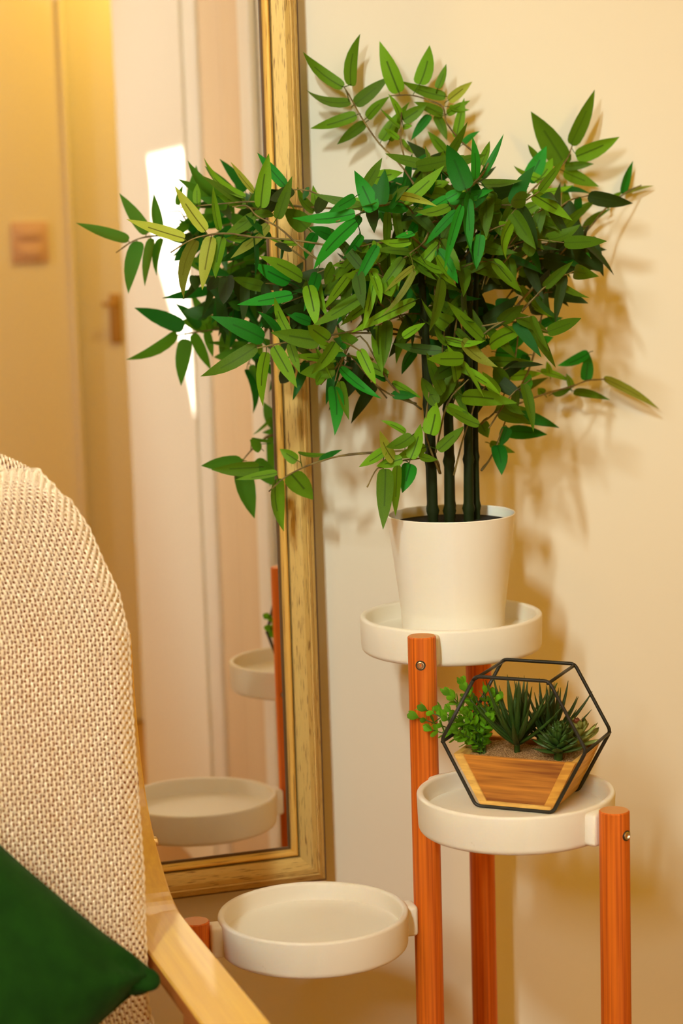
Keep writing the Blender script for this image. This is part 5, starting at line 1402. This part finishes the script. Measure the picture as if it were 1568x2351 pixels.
for x in (.426, -.206):
    box('leg', (x-.022-CO[0], -.99-CO[1], 0), (x+.022-CO[0], -.965-CO[1], .528), M_BIRCHEDGE, ch, bev=.003)
    box('leg', (x-.022-CO[0], -.70-CO[1], 0), (x+.022-CO[0], -.675-CO[1], .531), M_BIRCHEDGE, ch, bev=.003)
    box('runner', (x-.022-CO[0], -.97-CO[1], 0), (x+.022-CO[0], -.30-CO[1], .025), M_BIRCHEDGE, ch, bev=.003)
    box('leg', (x-.022-CO[0], -.32-CO[1], 0), (x+.022-CO[0], -.295-CO[1], .66), M_BIRCHEDGE, ch, bev=.003)
# padded back and seat: outline in the reclined plane
def backy(z): return -.600+.30*(z-.6)
BACK_EDGE = [(.386, .40), (.388, .46), (.3905, .52), (.3943, .58), (.3985, .637), (.4007, .714), (.4033, .792), (.4070, .850), (.4010, .8915), (.3895, .9204), (.3783, .9532), (.3623, .9803), (.3476, .9975), (.3300, 1.0060), (.3000, 1.0100), (.25, 1.011), (.20, 1.010)]
zE = np.array([q[1] for q in BACK_EDGE]); xE = np.array([q[0] for q in BACK_EDGE])
def pad(name, M):
    # a slab with the rounded outline, 11 cm thick, set just behind the knit
    out = [(x-.012, z-.012) for x, z in BACK_EDGE] + [(-.10, .998), (-.15, .97), (-.16, .90), (-.165, .40)]
    bm = bmesh.new()
    a = [bm.verts.new((x-CO[0], backy(z)+.010-CO[1], z)) for x, z in out]; b = [bm.verts.new((x-CO[0], backy(z)+.105-CO[1], z)) for x, z in out]
    bm.faces.new(a); bm.faces.new(b[::-1]); n = len(out)
    for i in range(n): bm.faces.new((a[i], a[(i+1) % n], b[(i+1) % n], b[i]))
    bmesh.ops.recalc_face_normals(bm, faces=bm.faces)
    bmesh.ops.bevel(bm, geom=[e for e in bm.edges if e.calc_face_angle(0) > .9], offset=.018, segments=3, affect='EDGES')
    return bm_obj(name, bm, M, ch, True)
pad('back_cushion', M_KNITBACK)
box('seat_cushion', (-.165-CO[0], -1.0-CO[1], .33), (.372-CO[0], -.60-CO[1], .404), M_KNITBACK, ch, bev=.02, seg=3)
box('top_rail', (-.15-CO[0], -.391-CO[1], .980), (.336-CO[0], -.358-CO[1], .9965), M_BIRCHEDGE, ch, bev=.003)
box('back_upright', (.29-CO[0], -.372-CO[1], .40), (.315-CO[0], -.35-CO[1], 1.0), M_BIRCHEDGE, ch, bev=.003)
box('back_upright', (-.15-CO[0], -.372-CO[1], .40), (-.125-CO[0], -.35-CO[1], 1.0), M_BIRCHEDGE, ch, bev=.003)
box('cross_rail', (-.2345-CO[0], -.345-CO[1], .56), (.4545-CO[0], -.325-CO[1], .60), M_BIRCHEDGE, ch, bev=.003)
box('seat_rail', (-.2-CO[0], -.98-CO[1], .29), (.42-CO[0], -.955-CO[1], .33), M_BIRCHEDGE, ch, bev=.003)
box('seat_rail', (-.2-CO[0], -.695-CO[1], .29), (.42-CO[0], -.67-CO[1], .33), M_BIRCHEDGE, ch, bev=.003)

# ------------------------------------------------------------------ knitted throw
# sheet: path down the chair (arc length s from the back hem over the top to the seat), across u
front = [(z, backy(z)) for z in np.linspace(.980, .52, 24)]
path = [(-.372, .62), (-.374, .75), (-.372, .88), (-.372, .95), (-.384, .985), (-.410, 1.002), (-.445, 1.003), (-.466, .9985), (-.480, .990)] + [(y, z) for z, y in front] + [(-.634, .492), (-.655, .466), (-.690, .436), (-.74, .420), (-.82, .414), (-.92, .414), (-.97, .414)]
pp = smooth_path([(a, b) for a, b in path], 4)
sl = np.r_[0, np.cumsum(np.linalg.norm(np.diff(pp, axis=0), axis=1))]
TP = np.gradient(pp, axis=0); TP /= np.linalg.norm(TP, axis=1)[:, None]
s_top = sl[np.argmin(np.abs(pp[:, 1]-1.003)+(pp[:, 0] > -.35))]
XL = .085
def right_edge(s):
    y = np.interp(s, sl, pp[:, 0]); z = np.interp(s, sl, pp[:, 1])
    onfront = s > s_top
    xf = np.interp(z, zE, xE)
    seat = np.clip((.52-z)/.06, 0, 1)*(s > s_top)
    return np.where(onfront, np.where(z < .6, np.maximum(xf, .384), xf)*(1-seat)+.402*seat, .305+np.clip((.95-z)/.30, 0, 1)*.02)
def sheet(u, s):
    """u = distance from the right edge (m), s = arc length -> position, normal"""
    y = np.interp(s, sl, pp[:, 0]); z = np.interp(s, sl, pp[:, 1])
    ty = np.interp(s, sl, TP[:, 0]); tz = np.interp(s, sl, TP[:, 1])
    nn = np.sqrt(ty*ty+tz*tz); ny, nz = tz/nn, -ty/nn      # outward normal: -y on the front, +z on the top
    # the front path runs down, so (ty,tz)=( -,-): normal (tz,-ty) points to -y
    ed = right_edge(s)
    x = ed-u
    # the right margin rolls back over the pad
    d = np.clip(1-u/.030, 0, 1)
    onf = np.clip((s-s_top)/.06, 0, 1)
    back = .030*d**2*onf
    fold = onf*(.0045*np.sin((u-.05)*48+2.2*(s-s_top))*np.exp(-((u-.075)/.05)**2)+.003*np.sin(u*30+5*s))
    # fill under the rounded shoulder
    P = np.stack([x, y-ny*(back-fold)*1.0+0*x, z-nz*(back-fold)], -1)
    Nn = np.stack([.55*d*onf, ny, nz], -1); Nn /= np.linalg.norm(Nn, axis=-1)[..., None]
    return P, Nn
# shoulder: near the top, columns are cut where the outline narrows (rows keep their width)
PU, PS = .00375, .00465
NU = int((.402-XL)/PU); NS = int(sl[-1]/PS)
def yarn_grid(us, ss, amp_n, phase_fn, rad_fn, ns, flat=1.0, along_s=True):
    pass
VV = []; FF = []; base = 0
def add_tubes(Pgrid, Ngrid, r_in, r_out, ns):
    """Pgrid (K,n,3) many yarns at once; r_in across, r_out along the normal"""
    global base
    K, n, _ = Pgrid.shape
    T = np.gradient(Pgrid, axis=1); T /= np.linalg.norm(T, axis=2)[..., None]+1e-12
    A = np.cross(T, Ngrid); A /= np.linalg.norm(A, axis=2)[..., None]+1e-12
    B = np.cross(A, T)
    a = np.arange(ns)*2*PI/ns
    ring = Pgrid[:, :, None, :]+r_in[..., None, None]*np.cos(a)[None, None, :, None]*A[:, :, None, :]+r_out[..., None, None]*np.sin(a)[None, None, :, None]*B[:, :, None, :]
    VV.append(ring.reshape(-1, 3))
    idx = np.arange(K*n*ns).reshape(K, n, ns)+base
    q = np.stack([idx[:, :-1, :], np.roll(idx, -1, 2)[:, :-1, :], np.roll(idx, -1, 2)[:, 1:, :], idx[:, 1:, :]], -1).reshape(-1, 4)
    FF.append(q); base += K*n*ns
sub = 3
sg = np.arange(0, NS*sub+1)*PS/sub
kk = np.arange(NU)
U = np.repeat(((kk+.5)*PU)[:, None], len(sg), 1); SS_ = np.repeat(sg[None, :], NU, 0)
jit = rng.normal(0, .00016, U.shape)
ph = PI*SS_/PS+PI*(kk % 2)[:, None]
P, Nn = sheet(U+jit, SS_)
P = P+Nn*(.0015*np.cos(ph)-.0007)[..., None]
rin = .00112+.00052*np.cos(ph); rout = .00108+.0003*np.cos(ph)
add_tubes(P, Nn, rin, rout, 6)
# cross yarns, set back in the holes
ug = np.arange(0, NU*2+1)*PU/2
U = np.repeat(ug[None, :], NS, 0); SS_ = np.repeat(((np.arange(NS)+.5)*PS)[:, None], len(ug), 1)
SS_ = SS_+.0006*np.cos(PI*U/PU+PI*np.arange(NS)[:, None])
P, Nn = sheet(U, SS_)
P = P-Nn*.0016
add_tubes(P, Nn, np.full(U.shape, .00080), np.full(U.shape, .0007), 5)
# finished edge cord along the right margin
E_, En = sheet(np.full((1, len(sg)), .0002), sg[None, :])
add_tubes(E_+En*(.0002+.0006*np.sin(sg*PI/PS))[..., None], En, .0013+.0005*np.sin(sg*PI/PS+1)[None, :], np.full((1, len(sg)), .0012), 6)
# a folded end of the throw bunched over the chair's top rail behind
bp2 = smooth_path([(-.352, .90), (-.352, .97), (-.354, 1.004), (-.366, 1.017), (-.384, 1.018), (-.395, 1.008), (-.396, .985), (-.396, .96)], 5)
sl2 = np.r_[0, np.cumsum(np.linalg.norm(np.diff(bp2, axis=0), axis=1))]; T2 = np.gradient(bp2, axis=0); T2 /= np.linalg.norm(T2, axis=1)[:, None]
K2 = 60; s2 = np.arange(0, int(sl2[-1]/PS)*3+1)*PS/3
U = np.repeat(((np.arange(K2)+.5)*PU)[:, None], len(s2), 1); SS_ = np.repeat(s2[None, :], K2, 0)
y2 = np.interp(SS_, sl2, bp2[:, 0]); z2 = np.interp(SS_, sl2, bp2[:, 1]); ty = np.interp(SS_, sl2, T2[:, 0]); tz = np.interp(SS_, sl2, T2[:, 1])
Nn = np.stack([0*ty, tz, -ty], -1); Nn /= np.linalg.norm(Nn, axis=-1)[..., None]
drop = .026*np.clip(1-U/.075, 0, 1)**2*np.clip((z2-.955)/.04, 0, 1)
P = np.stack([.340-U, y2, z2-drop], -1); ph = PI*SS_/PS+PI*(np.arange(K2) % 2)[:, None]
add_tubes(P+Nn*(.0012*np.cos(ph))[..., None], Nn, .00125+.00042*np.cos(ph), .00115+.0003*np.cos(ph), 6)
VV = np.concatenate(VV); FF = np.concatenate(FF)
th = empty('knitted_throw', (.25, -.55, .6)); tag(th, 'chunky knitted peach cotton throw draped over the back of the armchair', 'throw')
me = bpy.data.meshes.new('knit_stitches')
me.vertices.add(len(VV)); me.vertices.foreach_set('co', (VV-np.array((.25, -.55, .6))).astype(np.float32).ravel())
me.loops.add(FF.size); me.loops.foreach_set('vertex_index', FF.astype(np.int32).ravel())
me.polygons.add(len(FF)); me.polygons.foreach_set('loop_start', (np.arange(len(FF))*4).astype(np.int32)); me.polygons.foreach_set('loop_total', np.full(len(FF), 4, np.int32))
me.polygons.foreach_set('use_smooth', [True]*len(FF)); me.update(calc_edges=True); me.validate(); me.materials.append(M_KNIT)
ko = bpy.data.objects.new('knit_stitches', me); COL.objects.link(ko); ko.parent = th; ko['kind'] = 'stuff'

# ------------------------------------------------------------------ green cushion
RC = Vector((.3826, -.673, .5694))          # its right corner
SD = .29; al = math.radians(65)
ex = Vector((1, .05, 0)).normalized(); eu = Vector((0, math.cos(al), math.sin(al)))
g1 = (ex*-math.cos(math.radians(48))+eu*math.sin(math.radians(48)))       # edge running up and left
g2 = (ex*-math.cos(math.radians(35))-eu*math.sin(math.radians(35)))       # edge running down and left
nn = g2.cross(g1).normalized()
if nn.y > 0: nn = -nn
n = 48; V = []; F = []
def pill(i, j, side):
    a, b = i/n, j/n; x, y = 2*a-1, 2*b-1
    pin = 1-.04*(1-x*x)*abs(y)**3
    pin2 = 1-.04*(1-y*y)*abs(x)**3
    xx = (x*pin2+1)/2; yy = (y*pin+1)/2
    hgt = .058*max(0, (1-x**4)*(1-y**4))**.55
    wr = .0035*math.sin(a*9+b*23)*math.sin(b*17)*(1-x*x)*(1-y*y)
    # gathered folds at the right corner
    rc = math.hypot(a, b)
    ang = math.atan2(b, a+1e-6)
    fo = .0075*math.sin(ang*7+.6)*math.exp(-((rc-.10)/.075)**2)*min(1, rc*14)
    return RC+g1*(SD*xx)+g2*(SD*yy)+nn*(side*(hgt)+wr+(fo if side > 0 else 0))
for side in (1, -1):
    for i in range(n+1):
        for j in range(n+1): V.append(pill(i, j, side))
for s in (0, 1):
    o0 = s*(n+1)**2
    for i in range(n):
        for j in range(n):
            q = (o0+i*(n+1)+j, o0+(i+1)*(n+1)+j, o0+(i+1)*(n+1)+j+1, o0+i*(n+1)+j+1); F.append(q if s else q[::-1])
cu_o = RC+g1*SD*.5+g2*SD*.5
cs = empty('velvet_cushion', cu_o); tag(cs, 'dark green velvet cushion leaning on the knitted throw', 'cushion')
cov = mesh_obj('cover', [Vector(v)-cu_o for v in V], F, M_VELVET, cs)
bm = bmesh.new(); bm.from_mesh(cov.data); bmesh.ops.remove_doubles(bm, verts=bm.verts, dist=1e-5); bmesh.ops.recalc_face_normals(bm, faces=bm.faces); bm.to_mesh(cov.data); bm.free()
# the tucked ear of the corner
V = []; F = []; nu, nv = 24, 12
for i in range(nu):
    for j in range(nv):
        a = 2*PI*i/nu; b = PI*j/(nv-1)
        r_ = 1+.22*math.sin(3*a+1.2*b)
        p = ex*(.017*math.cos(b)*1.0)+eu*(.011*math.sin(b)*math.cos(a)*r_)+nn*(.008*math.sin(b)*math.sin(a)*r_)
        V.append(RC+ex*-.016-eu*.006+nn*.005+p-cu_o)
for i in range(nu):
    for j in range(nv-1): F.append((i*nv+j, ((i+1) % nu)*nv+j, ((i+1) % nu)*nv+j+1, i*nv+j+1))
mesh_obj('corner_ear', V, F, M_VELVET, cs)
